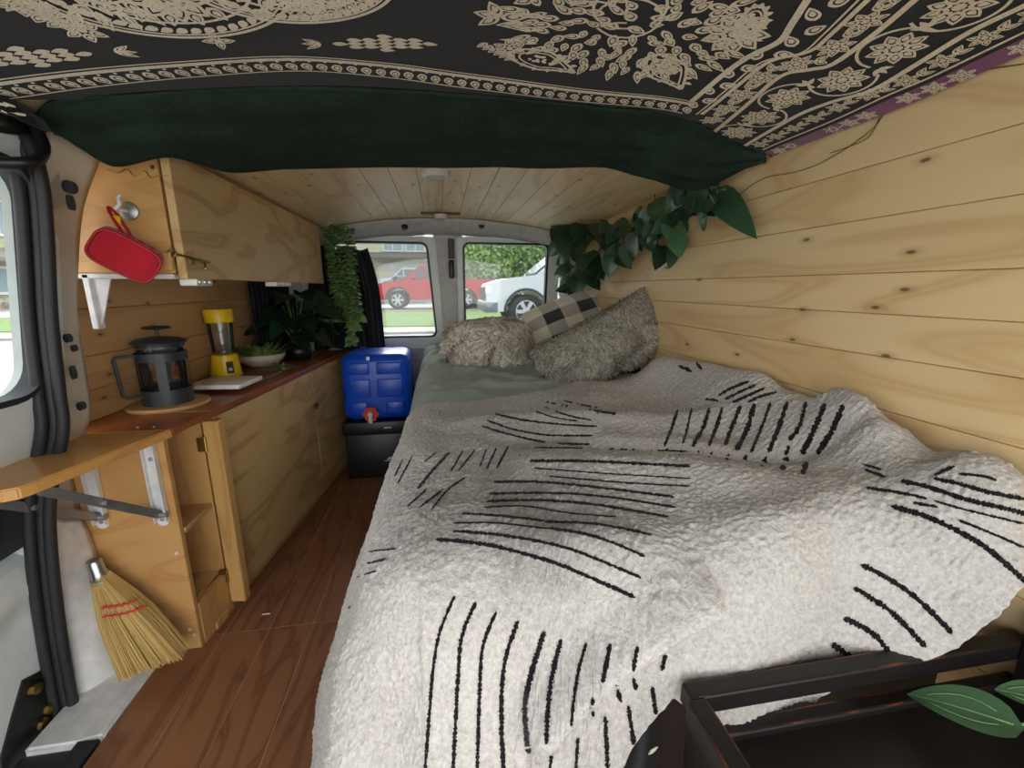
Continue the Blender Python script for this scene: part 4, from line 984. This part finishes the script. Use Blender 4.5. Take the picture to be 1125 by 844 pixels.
for p, a in along(sh(fb, .010), .0235):
    tear(p+Vector((0, .008, 0)), a+PI/2-.35, .027, .017); disc(p+Vector((.010, .004, 0)), .0028, 6)
zz6 = lambda lst: [TP(760+u/3.082, v/3.082) for u, v in lst]
la = zz6([(15,365),(0,340)][1:]+[(100,255),(190,190),(295,137),(340,75),(395,-10),(440,-80)])
lb_ = zz6([(15,385),(130,290),(240,205),(370,175),(440,118),(560,0),(640,-80)])
lc = zz6([(75,445),(200,340),(300,255),(400,232),(480,212),(620,110),(750,0),(840,-80)])
ld = zz6([(175,495),(280,432),(370,382),(480,340),(610,302),(760,215),(940,105),(1125,15),(1250,-50)])
le = zz6([(240,505),(420,430),(640,330),(800,262),(960,185),(1125,105),(1260,40)])
band(la, .009); band(lb_, .003); band([p+Vector((.008, -.006, 0)) for p in lb_], .007); band(lc, .009); band(ld, .009); band(le, .004)
mid = lambda A, B, f: [a.lerp(b, f) for a, b in zip(smooth_poly(A, 6)[::6], smooth_poly(B, 6)[::6])]
def resamp(A, n=14):
    P_ = smooth_poly(A, 10); return [P_[int(i*(len(P_)-1)/(n-1))] for i in range(n)]
def between(A, B, f): return [a.lerp(b, f) for a, b in zip(resamp(A), resamp(B))]
for k, (p, a) in enumerate(along(between(la, lb_, .5), .027)): tear(p-Vector((math.cos(a), math.sin(a), 0))*.012, a+(.7 if k % 2 else -.7), .027, .018)
for k, (p, a) in enumerate(along(between(lb_, lc, .55), .055)):
    flower(p, .024, a, 7); tear(p+Vector((math.cos(a), math.sin(a), 0))*.022, a+.5, .02, .012); tear(p+Vector((math.cos(a), math.sin(a), 0))*.022, a-.6, .02, .012)
for k, (p, a) in enumerate(along(between(lc, ld, .5), .082)):
    flower(p, .034, a+.4, 9); sg = 1 if k % 2 else -1
    arc(p, .043, a+PI*.1, a+PI*.1+sg*PI*1.1, .004, 12); q = p+Vector((math.cos(a), math.sin(a), 0))*.044
    for da in (-.9, 0, .9): tear(q, a+sg*(1.2)+da, .018, .008, 6, False)
for k, (p, a) in enumerate(along(between(ld, le, .5), .05)):
    flower(p, .018, a, 6); tear(p+Vector((math.cos(a), math.sin(a), 0))*.015, a+.4, .02, .010); tear(p+Vector((math.cos(a), math.sin(a), 0))*.015, a-.5, .02, .010)
# outer edge: purple strip with motifs
pe = [p+Vector((.018, 0, 0)) for p in resamp(le)]
tm.mi = 2
vs = []
for p, q in zip(resamp(le), resamp(le)):
    for xx in (q.x+.012, .752): vs.append((min(xx, .752), q.y+.012, tz_(min(xx, .752), q.y)-.0012))
tm.add(vs, [(2*i, 2*i+1, 2*i+3, 2*i+2) for i in range(13)]); tm.mi = 1
for k, (p, a) in enumerate(along(pe, .034)):
    if k % 4 != 3: flower(p+Vector((.010, 0, 0)), .017, a, 6)
# field motifs: central cluster, paisleys, sprigs
def paisley(c, a, L, w_):
    d = Vector((math.cos(a), math.sin(a), 0)); s_ = Vector((-d.y, d.x, 0)); c = Vector(c)
    for k_, wd_ in ((1., .005), (.72, .003)):
        o = []
        for i in range(25):
            t = i/24*2*PI; r_ = (1-math.sin(t/2)**6*.0); x = .5*L*math.cos(t); y = .5*w_*math.sin(t)*(1-.75*max(0, math.cos(t)))+.18*w_*max(0, math.cos(t))**2; o.append(c+(d*x+s_*y)*k_)
        band(o, wd_, 2)
    for i in range(18):
        t = R.random()*6.28; r_ = R.random()**.5*.42; disc(c+d*(L*.5*r_*math.cos(t)-L*.06)+s_*(w_*.5*r_*math.sin(t)), .0035, 6)
    for i in range(14):
        t = PI*.15+i/13*PI*1.7; tear(c+d*(.42*L*math.cos(t))+s_*(.42*w_*math.sin(t)*(1-.6*max(0, math.cos(t)))), a+t, .012, .008, 5, False)
def cluster(px, py, rx, ry, n, seed):
    q = random.Random(seed); c = TP(px, py)
    for i in range(n):
        r_ = (i/n)**.5; t = i*2.39996; p = c+Vector((rx*r_*math.cos(t), ry*r_*math.sin(t), 0))
        tear(p, t+q.uniform(-.9, .9), q.uniform(.02, .034), q.uniform(.012, .018))
    for i in range(5): arc(c+Vector((q.uniform(-.4, .4)*rx, q.uniform(-.4, .4)*ry, 0)), q.uniform(.03, .055), q.random()*6, q.random()*6+3, .004, 10)
    for i in range(22):
        t = i/22*2*PI; p = c+Vector((rx*math.cos(t), ry*math.sin(t), 0)); tear(p, t, .04, .014)
cluster(690, 28, .15, .11, 120, 5)
cluster(560, 40, .0, .0, 1, 6) if False else None
for dx in (0, 16, 32): 
    p = TP(600-dx*.3, 18+dx*.9); tear(p, PI, .06, .012)
paisley(TP(598, 66), .15, .12, .055); flower(TP(560, 52), .028, .3, 6); 
for k in range(6): tear(TP(536+k*6, 46+k*3), 2.4, .022, .012)
paisley(TP(735, 78), .5, .11, .06); flower(TP(730, 72), .030, 0, 7)
flower(TP(808, 36), .045, .3, 9); paisley(TP(826, 24), 1.1, .07, .03)
for a in (2.4, 3.3, 4.2, -.1): tear(TP(549, 17), a, .038, .02)
for x, y, fl_ in ((418, 46, 1), (45, 60, 1)):
    c0 = TP(x, y)
    for i in range(7):
        for j in range(-2, 3):
            L_ = (1-abs(i-3)/4.2)
            if abs(j) <= 2*L_+.3: tear(c0+Vector((-.07+.022*i, .010*j, 0)), .15 if x > 200 else PI-.15, .024, .011, 5, False)
    for a in (-.5, .1, .6): tear(c0+Vector((-.085 if x > 200 else .09, 0, 0)), (PI+a) if x > 200 else a, .028, .010, 6)
for a in (0, 1.7, 3.2, 4.6): tear(TP(240, 44), a, .022, .012)
# twin roundels top left
for (cx, cy, rr) in ((165, -22, .145), (312, -30, .125)):
    c0 = TP(cx, cy)
    for r_, w_ in ((rr, .005), (rr*.94, .003), (rr*.70, .004), (rr*.42, .005)): arc(c0, r_, 0, 2*PI, w_, 36, .72)
    for i in range(46): t = i/46*2*PI; tear(c0+Vector((rr*.82*math.cos(t), .72*rr*.82*math.sin(t), 0)), t+1.0, .018, .012, 6, False)
    for i in range(18): t = i/18*2*PI; tear(c0+Vector((rr*.50*math.cos(t), .72*rr*.48*math.sin(t), 0)), t, .03, .018)
    flower(c0+Vector((0, .02, 0)), rr*.36, .2, 9)
for x, y in ((20, 2), (45, 12), (70, 22), (90, 32), (340, 12), (362, 6), (385, -2)): flower(TP(x, y), .026, x*.1, 6)
cluster(70, -30, .08, .06, 40, 9)
to = obj('tapestry', tm, [m_tap, m_emb, m_purple], None, True); tag(to, 'black tapestry with cream floral embroidery pinned across the ceiling', 'tapestry')
# gathered edge hanging beside the grab handle
m = MB()
ge = smooth_poly([TP(-30, 100), TP(2, 105), ony(25, 118, .93), ony(40, 132, .95), ony(50, 142, .97)], 10)
def gth(u, v):
    p = lerp_poly(ge, u); return p+Vector((.02*v, .03*v, -.03*v*math.sin(PI*min(1, u+.2))))+Vector((0, 0, .006*math.sin(v*16+u*5)))
m.grid(40, 14, gth); m.mi = 1
for k in range(3): m.tube([gth(u/20, .2+.28*k)+Vector((0, -.003, -.002)) for u in range(21)], .002, 5)
tag(obj('tapestry_fringe', m, [m_tap, m_emb], None, True, solid=.002), 'gathered embroidered cloth edge bunched above the grab handle', 'cloth')

# ------------------------------------------------------------------ dark green fleece curtain
fr_ = [(40, 125), (60, 112), (115, 106), (315, 96), (480, 102), (620, 114), (720, 124), (768, 136), (800, 152), (842, 168)]
bk_ = [(72, 150), (92, 162), (128, 188), (190, 178), (255, 192), (330, 190), (480, 188), (560, 186), (650, 186), (700, 195), (740, 208), (775, 200), (842, 172)]
A_ = [TP(x, y) for x, y in fr_]
def gb(px, py):
    # bottom hem: hangs 3 to 12 cm below the boards
    dz = .035+.05*max(0, (200-px)/130) + (.045 if px > 690 else 0)
    z = 1.28
    for _ in range(12):
        p = onz(px, py, z); z = zc(p.x)-dz
    return p
B_ = [gb(x, y) for x, y in bk_]
B_[0] = ony(72, 150, 1.0); B_[1] = ony(92, 164, 1.03); B_[2] = ony(130, 189, 1.09); B_[3] = ony(190, 179, 1.10); B_[4] = ony(255, 193, 1.28)
B_[-1] = onx(842, 173, .748); B_[-2] = onx(785, 203, .70); B_[-3] = onx(745, 210, .62)
As = smooth_poly(A_, 12); Bs = smooth_poly(B_, 12)
def flc(u, v):
    a = lerp_poly(As, u); b = lerp_poly(Bs, u); p = a.lerp(b, v)
    p.z -= .012*math.sin(PI*v)+.006*nz(u*14, v*5, 2)
    p.z += .0015*math.sin(v*20+u*6)
    p.z = min(p.z, zc(p.x)-.014-.012*v)
    if v > .93: p.z += (v-.93)*.15
    return p
m = MB(); m.grid(220, 60, flc)
tag(obj('fleece_curtain', m, m_green, None, True, solid=.006), 'dark green fleece sagging from the ceiling behind the tapestry', 'blanket')

# ------------------------------------------------------------------ broom
bt_ = ony(106, 622, 1.05); bb_ = Vector((-.775, 1.02, .012))
br = thing('whisk_broom', 'straw hand broom with red stitching leaning on the end panel', 'broom', bb_)
top = ony(105, 622, 1.045); bl_ = ony(135, 742, .99); brr = ony(205, 716, 1.02)
ax = (bl_+brr)/2
m = MB(); rb_ = random.Random(11)
for k in range(900):
    u = rb_.random(); dp = rb_.uniform(-1, 1); m.pid = rb_.random()
    e = bl_.lerp(brr, u)+Vector((0, dp*.018-.004, 0))+Vector((0, 0, rb_.uniform(-.006, .008))); n0 = top+Vector(((u-.5)*.026, dp*.012, -.022))+Vector((.004, 0, -.0))
    mid_ = n0.lerp(e, .45)+Vector(((u-.5)*.018+.006, dp*.006-.004, 0)); m.tube(smooth_poly([n0, mid_, e], 3), [.0008, .0008, .0010, .0011, .0012, .0011, .0006][:7], 3, cap=False)
m.pid = .5
obj('bristles', m, m_bristle, br, True)['kind'] = 'stuff'
m = MB(); m.lathe([(.012, .016), (.015, .012), (.015, -.016), (.0165, -.02), (.0165, -.03)], top, 18, (-.12, 0, 1)); m.lathe([(0, .016), (.012, .016)], top, 18, (-.12, 0, 1)); obj('ferrule', m, m_steel, br, 40)
m = MB()
for dz in (-.034, -.042): m.tube([top+Vector((.006+.018*math.cos(a), -.002+.016*math.sin(a), dz-.004*math.cos(a))) for a in [2*PI*k/20 for k in range(20)]], .0022, 6, True)
obj('binding_wire', m, m_zinc, br, True)
m = MB()
for f_ in (.37, .45):
    a = top.lerp(bl_, f_); b = top.lerp(brr, f_+.02); pts = [a.lerp(b, -.18+1.42*k/24) for k in range(25)]; pts = [p+(CAM-p).normalized()*.032+Vector((0, 0, -.006*math.sin(PI*k/24))) for k, p in enumerate(pts)]; m.tube(pts, .0018, 6)
    for k in range(1, 24, 4): m.tube([pts[k]+Vector((0, 0, -.004)), pts[k]+Vector((.004, 0, .005))], .0014, 5)
obj('stitching', m, m_redth, br, True)
# floor chip
m = MB(); q = onz(292, 675, .0004); m.box(q.x-.010, q.x+.012, q.y-.002, q.y+.002, .0004, .002); tag(obj('paper_scrap', m, m_wplas), 'tiny white scrap on the floor by the cabinet', 'scrap')
# fairy light wires
m = MB()
wp = [onx(x, y, XR-.003) for x, y in ((972, 122), (962, 138), (940, 156), (918, 170), (895, 182), (870, 190), (845, 194), (828, 202), (812, 214))]
wp2 = [onx(x, y, XR-.003) for x, y in ((968, 124), (955, 150), (930, 162), (912, 168))]
wp3 = [onx(x, y, XR-.003) for x, y in ((972, 122), (1010, 106), (1060, 82), (1125, 70))]
for q in (wp, wp2, wp3): m.tube(smooth_poly(q, 6), .0008, 5)
tag(obj('fairy_light_wire', m, m_brass), 'thin copper fairy light wire pinned along the right wall', 'wire')
m = MB(); q0 = [ony(x, y, YU0-.004) for x, y in ((118, 186), (130, 190), (140, 186), (148, 194), (158, 188), (166, 195), (176, 192), (186, 194))]
m.tube(smooth_poly(q0, 5), .0009, 5); tag(obj('fairy_light_wire', m, m_brass), 'curled copper fairy light wire on the upper cabinet end panel', 'wire')

# ------------------------------------------------------------------ outside
m_road = plain('asphalt', '#a3a5a4', .9, scale=3, nz=.05); m_conc = plain('concrete', '#a19d95', .9, scale=2); m_grass = fabric('lawn_grass', '#7c9160', '#667d4c', 3, 1., .3, 0)
GZ = -.05
def gz(x, y): return -.50+(GZ+.50)*ss(4.5, 8, y+max(0, -x-3)*.0)
m = MB(); m.grid(30, 40, lambda u, v: Vector((-40+80*u, -20+70*v, gz(-40+80*u, -20+70*v)-.02))); struct('ground', m, m_road, smooth=True)
m = MB(); m.box(-14, 16, 9.9, 11.2, GZ-.1, GZ+.03); struct('sidewalk', m, m_conc)
m = MB(); m.box(-14, 16, 11.2, 18.6, GZ-.1, GZ+.05); tag(struct('lawn', m, m_grass), 'strip of green lawn behind the van', 'lawn')
m = MB(); m.box(-14, 16, 18.6, 31, GZ-.1, GZ+.04); struct('driveway', m, m_conc)
m_gl = plain('dark_car_glass', '#39474d', .1, spec=.8); m_tire = plain('tire', '#1d1e20', .8); m_rim = plain('alloy_rim', '#b9bcc0', .3, .7)
def vehicle(name, lab, x, y, z, paint, Lh=1.0, L=5.6, pick=True, hood=1.22, roof=1.92, wr=.41, bumper=None, face=1):
    o = thing(name, lab, 'pickup truck' if pick else 'car', (x+L/2, y+.95, z)); Wd = 1.95
    w1, w2 = 1.0, L-1.25
    def arch(c_, r=.50): return [(c_-r*math.cos(a), .42+r*math.sin(a)*1.0) for a in [PI*k/10 for k in range(11)]]
    prof = [(.05, .42), (.0, .62), (.02, hood-.36), (.10, hood-.22), (.5, hood-.10), (1.35, hood), (L*.62, hood+.03), (L-.05, hood+.02), (L, .5), (L-.1, .42)]
    bot = [(w2+.5-.0, .42)]+[(a, b) for a, b in reversed(arch(w2))]+[(w1+.5, .42)]+[(a, b) for a, b in reversed(arch(w1))]
    pol = prof+bot
    m = MB(); m.prism([(x+a, y, z+b) for a, b in pol], (0, Wd, 0)); obj('body', m, paint, o)
    cabp = [(1.25, hood-.02), (2.05, roof-.06), (2.3, roof), (L*.60 if pick else L*.86, roof-.01), (L*.64 if pick else L*.96, hood)]
    m = MB(); m.prism([(x+a, y+.10, z+b) for a, b in cabp], (0, Wd-.2, 0), .03); obj('cab', m, paint, o)
    wn = [(1.52, hood+.03), (2.08, roof-.12), (L*.40, roof-.10), (L*.40, hood+.03)]; wn2 = [(L*.415, hood+.03), (L*.415, roof-.10), (L*.575, roof-.12), (L*.60, hood+.03)]
    for w_ in (wn, wn2): m = MB(); m.prism([(x+a, y+.085, z+b) for a, b in w_], (0, .02, 0)); obj('side_window', m, m_gl, o)
    m = MB(); m.prism([(x+1.28, y+.2, z+hood+.02), (x+2.02, y+.28, z+roof-.07), (x+2.02, y+Wd-.28, z+roof-.07), (x+1.28, y+Wd-.2, z+hood+.02)], (-.025, 0, .02)); obj('windshield', m, m_gl, o)
    for c_ in (w1, w2):
        for yy in (y+.11, y+Wd-.11):
            m = MB(); m.lathe([(wr*.6, -.11), (wr*.93, -.12), (wr, -.08), (wr, .08), (wr*.93, .12), (wr*.6, .11)], (x+c_, yy, z+wr), 28, (0, 1, 0)); we = obj('wheel', m, m_tire, o, 40)
            m = MB(); m.lathe([(0, -.05), (wr*.62, -.05), (wr*.66, -.11), (wr*.60, -.115), (wr*.55, -.07), (0, -.06)], (x+c_, yy, z+wr), 28, (0, 1, 0))
            for k in range(6):
                a = k*PI/3; m.bar((x+c_, yy-.095, z+wr), (x+c_+wr*.6*math.cos(a), yy-.1, z+wr+wr*.6*math.sin(a)), .09, .03, (0, 1, 0))
            obj('rim', m, m_rim, we)
    m = MB(); m.bar((x+1.75, y-.05, z+hood+.12), (x+1.75, y+.12, z+hood+.05), .12, .16, bev=.02); obj('mirror', m, paint, o)
    m = MB(); m.box(x-.06, x+.30, y-.01, y+Wd+.01, z+.40, z+.66, .04, 2); obj('bumper', m, bumper or paint, o, 40)
    m = MB(); m.box(x-.005, x+.16, y-.008, y+.25, z+hood-.48, z+hood-.27, .03); obj('headlight', m, m_wplas, o)
    m = MB(); m.box(x-.02, x+.05, y+.3, y+Wd-.3, z+.68, z+hood-.30, .02); obj('grille', m, m_black, o)
    m = MB(); 
    for c_ in (w1,):
        pa = [(x+c_-.54*math.cos(a), z+.42+.54*math.sin(a)) for a in [PI*k/12 for k in range(13)]]; m.tube([(a, y-.002, b) for a, b in pa], .035, 6)
    obj('fender_flare', m, m_dkgrey, o, True); return o
m_redcar = plain('red_car_paint', '#b5152a', .25, nz=.02); m_whitecar = plain('white_car_paint', '#cdd1d4', .25, nz=.02); m_silver = plain('silver_car_paint', '#b9c3c8', .3, .2); m_bluegrey = plain('blue_grey_car_paint', '#7f95a3', .3)
q = ony(437, 320, 20.3); vehicle('pickup_truck', 'red pickup truck parked across the lawn outside', q.x-1.0, 20., GZ+.05, m_redcar, L=5.3, hood=1.30, roof=1.95)
q = ony(575, 340, 11.); vehicle('pickup_truck', 'white pickup truck close behind the right rear window', q.x-1.0, 10.6, GZ+.0, m_whitecar, L=5.8, hood=1.32, roof=2.0, wr=.42, bumper=plain('grey_bumper', '#6e767c', .5))
q = ony(432, 295, 33); vehicle('pickup_truck', 'silver pickup truck far behind the red one', q.x-1.5, 33, .42, m_silver, L=5.4, hood=1.25, roof=1.95)
q = ony(424, 302, 28); vehicle('car', 'blue-grey car beyond the hood of the red truck', q.x-1.4, 28, .2, m_bluegrey, L=4.4, pick=False, hood=1.0, roof=1.5)
# green bin
q = ony(521, 316, 22.5); gbn = thing('trash_bin', 'green wheeled bin behind the red truck', 'bin', (q.x, 22.5, GZ+.05))
m = MB(); m.prism([(q.x-.27, 22.3, GZ+.05), (q.x+.27, 22.3, GZ+.05), (q.x+.32, 22.2, GZ+1.05), (q.x-.32, 22.2, GZ+1.05)], (0, .6, 0)); obj('body', m, plain('green_bin', '#3f6b52', .5), gbn)
m = MB(); m.box(q.x-.34, q.x+.34, 22.15, 22.85, GZ+1.05, GZ+1.12, .02); obj('lid', m, plain('dark_green_lid', '#2f5440', .5), gbn)
# tree and hedge behind fence
m_tleaf = leafmat('tree_leaf', '#8fae62', '#4d7338', .7)
def tree(lab, cx, cy, cz, rx, ry, rz, n, seed, trunk):
    o = thing('tree', lab, 'tree', (cx, cy, trunk)); q = random.Random(seed); m = MB()
    blobs = [(q.uniform(-.6, .6)*rx, q.uniform(-.5, .5)*ry, q.uniform(-.55, .6)*rz, q.uniform(.3, .5)) for _ in range(14)]
    for k in range(n):
        b = blobs[k % 14]; v = Vector((q.gauss(0, 1), q.gauss(0, 1), q.gauss(0, 1))).normalized()*q.uniform(.75, 1.05)
        p = Vector((cx+b[0]+v.x*rx*b[3], cy+b[1]+v.y*ry*b[3], cz+b[2]+v.z*rz*b[3]*1.1)); s_ = q.uniform(.2, .36); m.pid = q.random()
        m.leaf(p, (q.uniform(-1, 1), q.uniform(-1, 1), q.uniform(-1, .3)), (q.uniform(-1, 1), -1, q.uniform(-.2, 1)), s_, s_*.6, .2, n=2)
    obj('foliage', m, m_tleaf, o)
    m = MB(); m.tube([(cx, cy, trunk), (cx+.05, cy, cz-rz*.5), (cx-.1, cy, cz+rz*.3)], [.2, .15, .06], 8)
    for k in range(5): a = k*1.3; m.tube([(cx, cy, cz-rz*.4), (cx+rx*.5*math.cos(a), cy+ry*.5*math.sin(a), cz+rz*.2)], [.08, .03], 6)
    obj('trunk', m, m_brstem, o, True)
q = ony(560, 288, 25.5); tree('big leafy green tree behind the white pickup', q.x, 26.5, 2.4, 4.4, 2., 2.9, 9000, 2, GZ)
q = ony(645, 285, 26); tree('leafy green tree at the right behind the fence', q.x+1.5, 29.5, 2.4, 3., 2., 2.8, 4000, 4, GZ)
fc = thing('garden_fence', 'low dark wire fence in front of the trees', 'fence', (3.5, 24., GZ))
m = MB()
for z in (.35, .85, 1.35): m.tube([(1.8, 24, GZ+z), (9, 24, GZ+z)], .025, 6)
obj('rail', m, m_dkgrey, fc)
for k in range(7): m = MB(); m.tube([(1.8+1.2*k, 24, GZ), (1.8+1.2*k, 24, GZ+1.45)], .035, 6); obj('post', m, m_dkgrey, fc)
# houses
m_sid = plain('pale_siding', '#c9c4ad', .9, scale=4, nz=.03); m_sidg = plain('sage_siding', '#a9a98c', .9, scale=4, nz=.03); m_roofm = plain('roof_shingle', '#77706a', .9, scale=10); m_hgl = plain('house_glass', '#8fa6ad', .15); m_stone = plain('stone_base', '#a59d8f', .9, scale=3, nz=.3, bump=.6); m_garage = plain('garage_door', '#b9ae98', .7)
def siding(m, x0, x1, y, z0, z1, ax='y', st=.2):
    z = z0
    while z < z1-.01:
        a, b = z, min(z+st, z1)
        if ax == 'y': m.add([(x0, y-.02, a), (x1, y-.02, a), (x1, y, b), (x0, y, b)], [(0, 1, 2, 3)]); m.add([(x0, y-.02, a), (x0, y, a), (x1, y, a), (x1, y-.02, a)], [(0, 1, 2, 3)])
        else: m.add([(y+.02, x0, a), (y+.02, x1, a), (y, x1, b), (y, x0, b)], [(0, 1, 2, 3)]); m.add([(y+.02, x0, a), (y, x0, a), (y, x1, a), (y+.02, x1, a)], [(0, 1, 2, 3)])
        z += st
hz = .35; hs_ = thing('house', 'pale two-storey house with garage beyond the red truck', 'house', (-4, 45, hz))
m = MB(); siding(m, -12, 3, 40, hz, 6.8, 'y', .3); m.box(-12, 3, 40, 47, hz, 6.8); obj('wall', m, m_sid, hs_)
m = MB(); m.prism([(-12.6, 39.2, 6.7), (3.6, 39.2, 6.7), (3.6, 43.5, 9), (-12.6, 43.5, 9)], (0, 0, .2)); obj('roof', m, m_roofm, hs_)
m = MB(); m.prism([(-8.2, 38.6, 3.35), (2.6, 38.6, 3.35), (2.6, 40, 3.8), (-8.2, 40, 3.8)], (0, 0, .15)); obj('porch_roof', m, m_roofm, hs_)
q = ony(460, 293, 39.9); m = MB(); m.box(q.x-3.2, q.x+2.6, 39.85, 40, hz, 3.1)
for k in range(4): m.box(q.x-3.1, q.x+2.5, 39.82, 39.86, hz+.1+.68*k, hz+.70+.68*k, .01)
gd = obj('garage_door', m, m_garage, hs_)
m = MB()
for k in range(8): m.box(q.x-3.0+.68*k, q.x-2.45+.68*k, 39.79, 39.83, hz+2.2, hz+2.6)
obj('window_panes', m, m_hgl, gd)
q = ony(448, 275, 39.9)
for dx in (-1.9, 0):
    m = MB(); m.box(q.x+dx-.2, q.x+dx+1.5, 39.86, 39.98, 4.0, 5.5); w_ = obj('window', m, m_white, hs_); m = MB(); m.box(q.x+dx-.08, q.x+dx+.6, 39.83, 39.9, 4.12, 5.38); m.box(q.x+dx+.7, q.x+dx+1.38, 39.83, 39.9, 4.12, 5.38); obj('pane', m, m_hgl, w_)
# side house seen through the side door
m = MB(); m.box(-34, -13.6, -6, 46, -.6, -.44); tag(struct('lawn', m, m_grass), 'green lawn beyond the street on the door side', 'lawn')
HX = -20.; h2_ = thing('house', 'sage sided house with stone base across the street', 'house', (HX-4, 20, -.44))
m = MB(); siding(m, 8, 40, HX, .55, 5.6, 'x', .22); m.box(HX-6, HX, 8, 40, -.44, 5.6); obj('wall', m, m_sidg, h2_)
m = MB(); m.box(HX, HX+.25, 8, 40, -.44, .5, .03)
for k in range(260): yy = R.uniform(8, 40); zz_ = R.uniform(-.35, .42); m.ell((HX+.25, yy, zz_), (.06, R.uniform(.15, .3), R.uniform(.08, .14)), 6, 5)
obj('stone_base', m, m_stone, h2_)
m = MB(); m.box(HX-1, HX+1.0, 7, 41, 5.3, 5.7); m.prism([(HX+1.0, 7, 5.7), (HX-4, 7, 7.4), (HX-4, 41, 7.4), (HX+1, 41, 5.7)], (0, 0, .15)); obj('roof', m, m_roofm, h2_)
m = MB(); m.prism([(HX+1.2, 12, 2.1), (HX, 12, 2.6), (HX, 40, 2.6), (HX+1.2, 40, 2.1)], (0, 0, .15)); obj('porch_roof', m, m_roofm, h2_)
for yy in (14.5, 17.8, 21.1, 24.4, 27.0):
    for z0, z1 in ((.75, 1.8), (3.4, 4.8)):
        m = MB(); m.box(HX-.02, HX+.08, yy-.95, yy+.95, z0-.12, z1+.12); w_ = obj('window', m, m_white, h2_)
        m = MB(); m.box(HX+.06, HX+.1, yy-.82, yy-.04, z0, z1); m.box(HX+.06, HX+.1, yy+.04, yy+.82, z0, z1); obj('pane', m, m_hgl, w_)

# ------------------------------------------------------------------ light
wd = bpy.data.worlds.new('sky'); scene.world = wd; wd.use_nodes = True; nt = wd.node_tree; bg = nt.nodes['Background']
tc = nt.nodes.new('ShaderNodeTexCoord'); sx = nt.nodes.new('ShaderNodeSeparateXYZ'); rp = nt.nodes.new('ShaderNodeValToRGB')
nt.links.new(tc.outputs['Generated'], sx.inputs[0]); nt.links.new(sx.outputs[2], rp.inputs[0]); nt.links.new(rp.outputs[0], bg.inputs[0])
rp.color_ramp.elements[0].color = (1, 1, .98, 1); rp.color_ramp.elements[1].color = (.86, .93, 1, 1); bg.inputs[1].default_value = 1.0
sl = bpy.data.lights.new('sun', 'SUN'); sl.energy = 3.0; sl.angle = math.radians(40); sl.color = (1, .97, .92)
so = bpy.data.objects.new('sun', sl); COL.objects.link(so); so.rotation_euler = Vector((-.10, -.80, -.55)).to_track_quat('-Z', 'Y').to_euler(); so.location = (1, 8, 6)
vs_ = scene.view_settings; scene.display_settings.display_device = 'sRGB'; vs_.view_transform = 'Standard'; vs_.look = 'None'; vs_.gamma = 1; vs_.use_curve_mapping = False; vs_.exposure = 1.9
cy = scene.cycles; cy.max_bounces = 16; cy.diffuse_bounces = 12; cy.transparent_max_bounces = 16; cy.caustics_reflective = False; cy.caustics_refractive = False
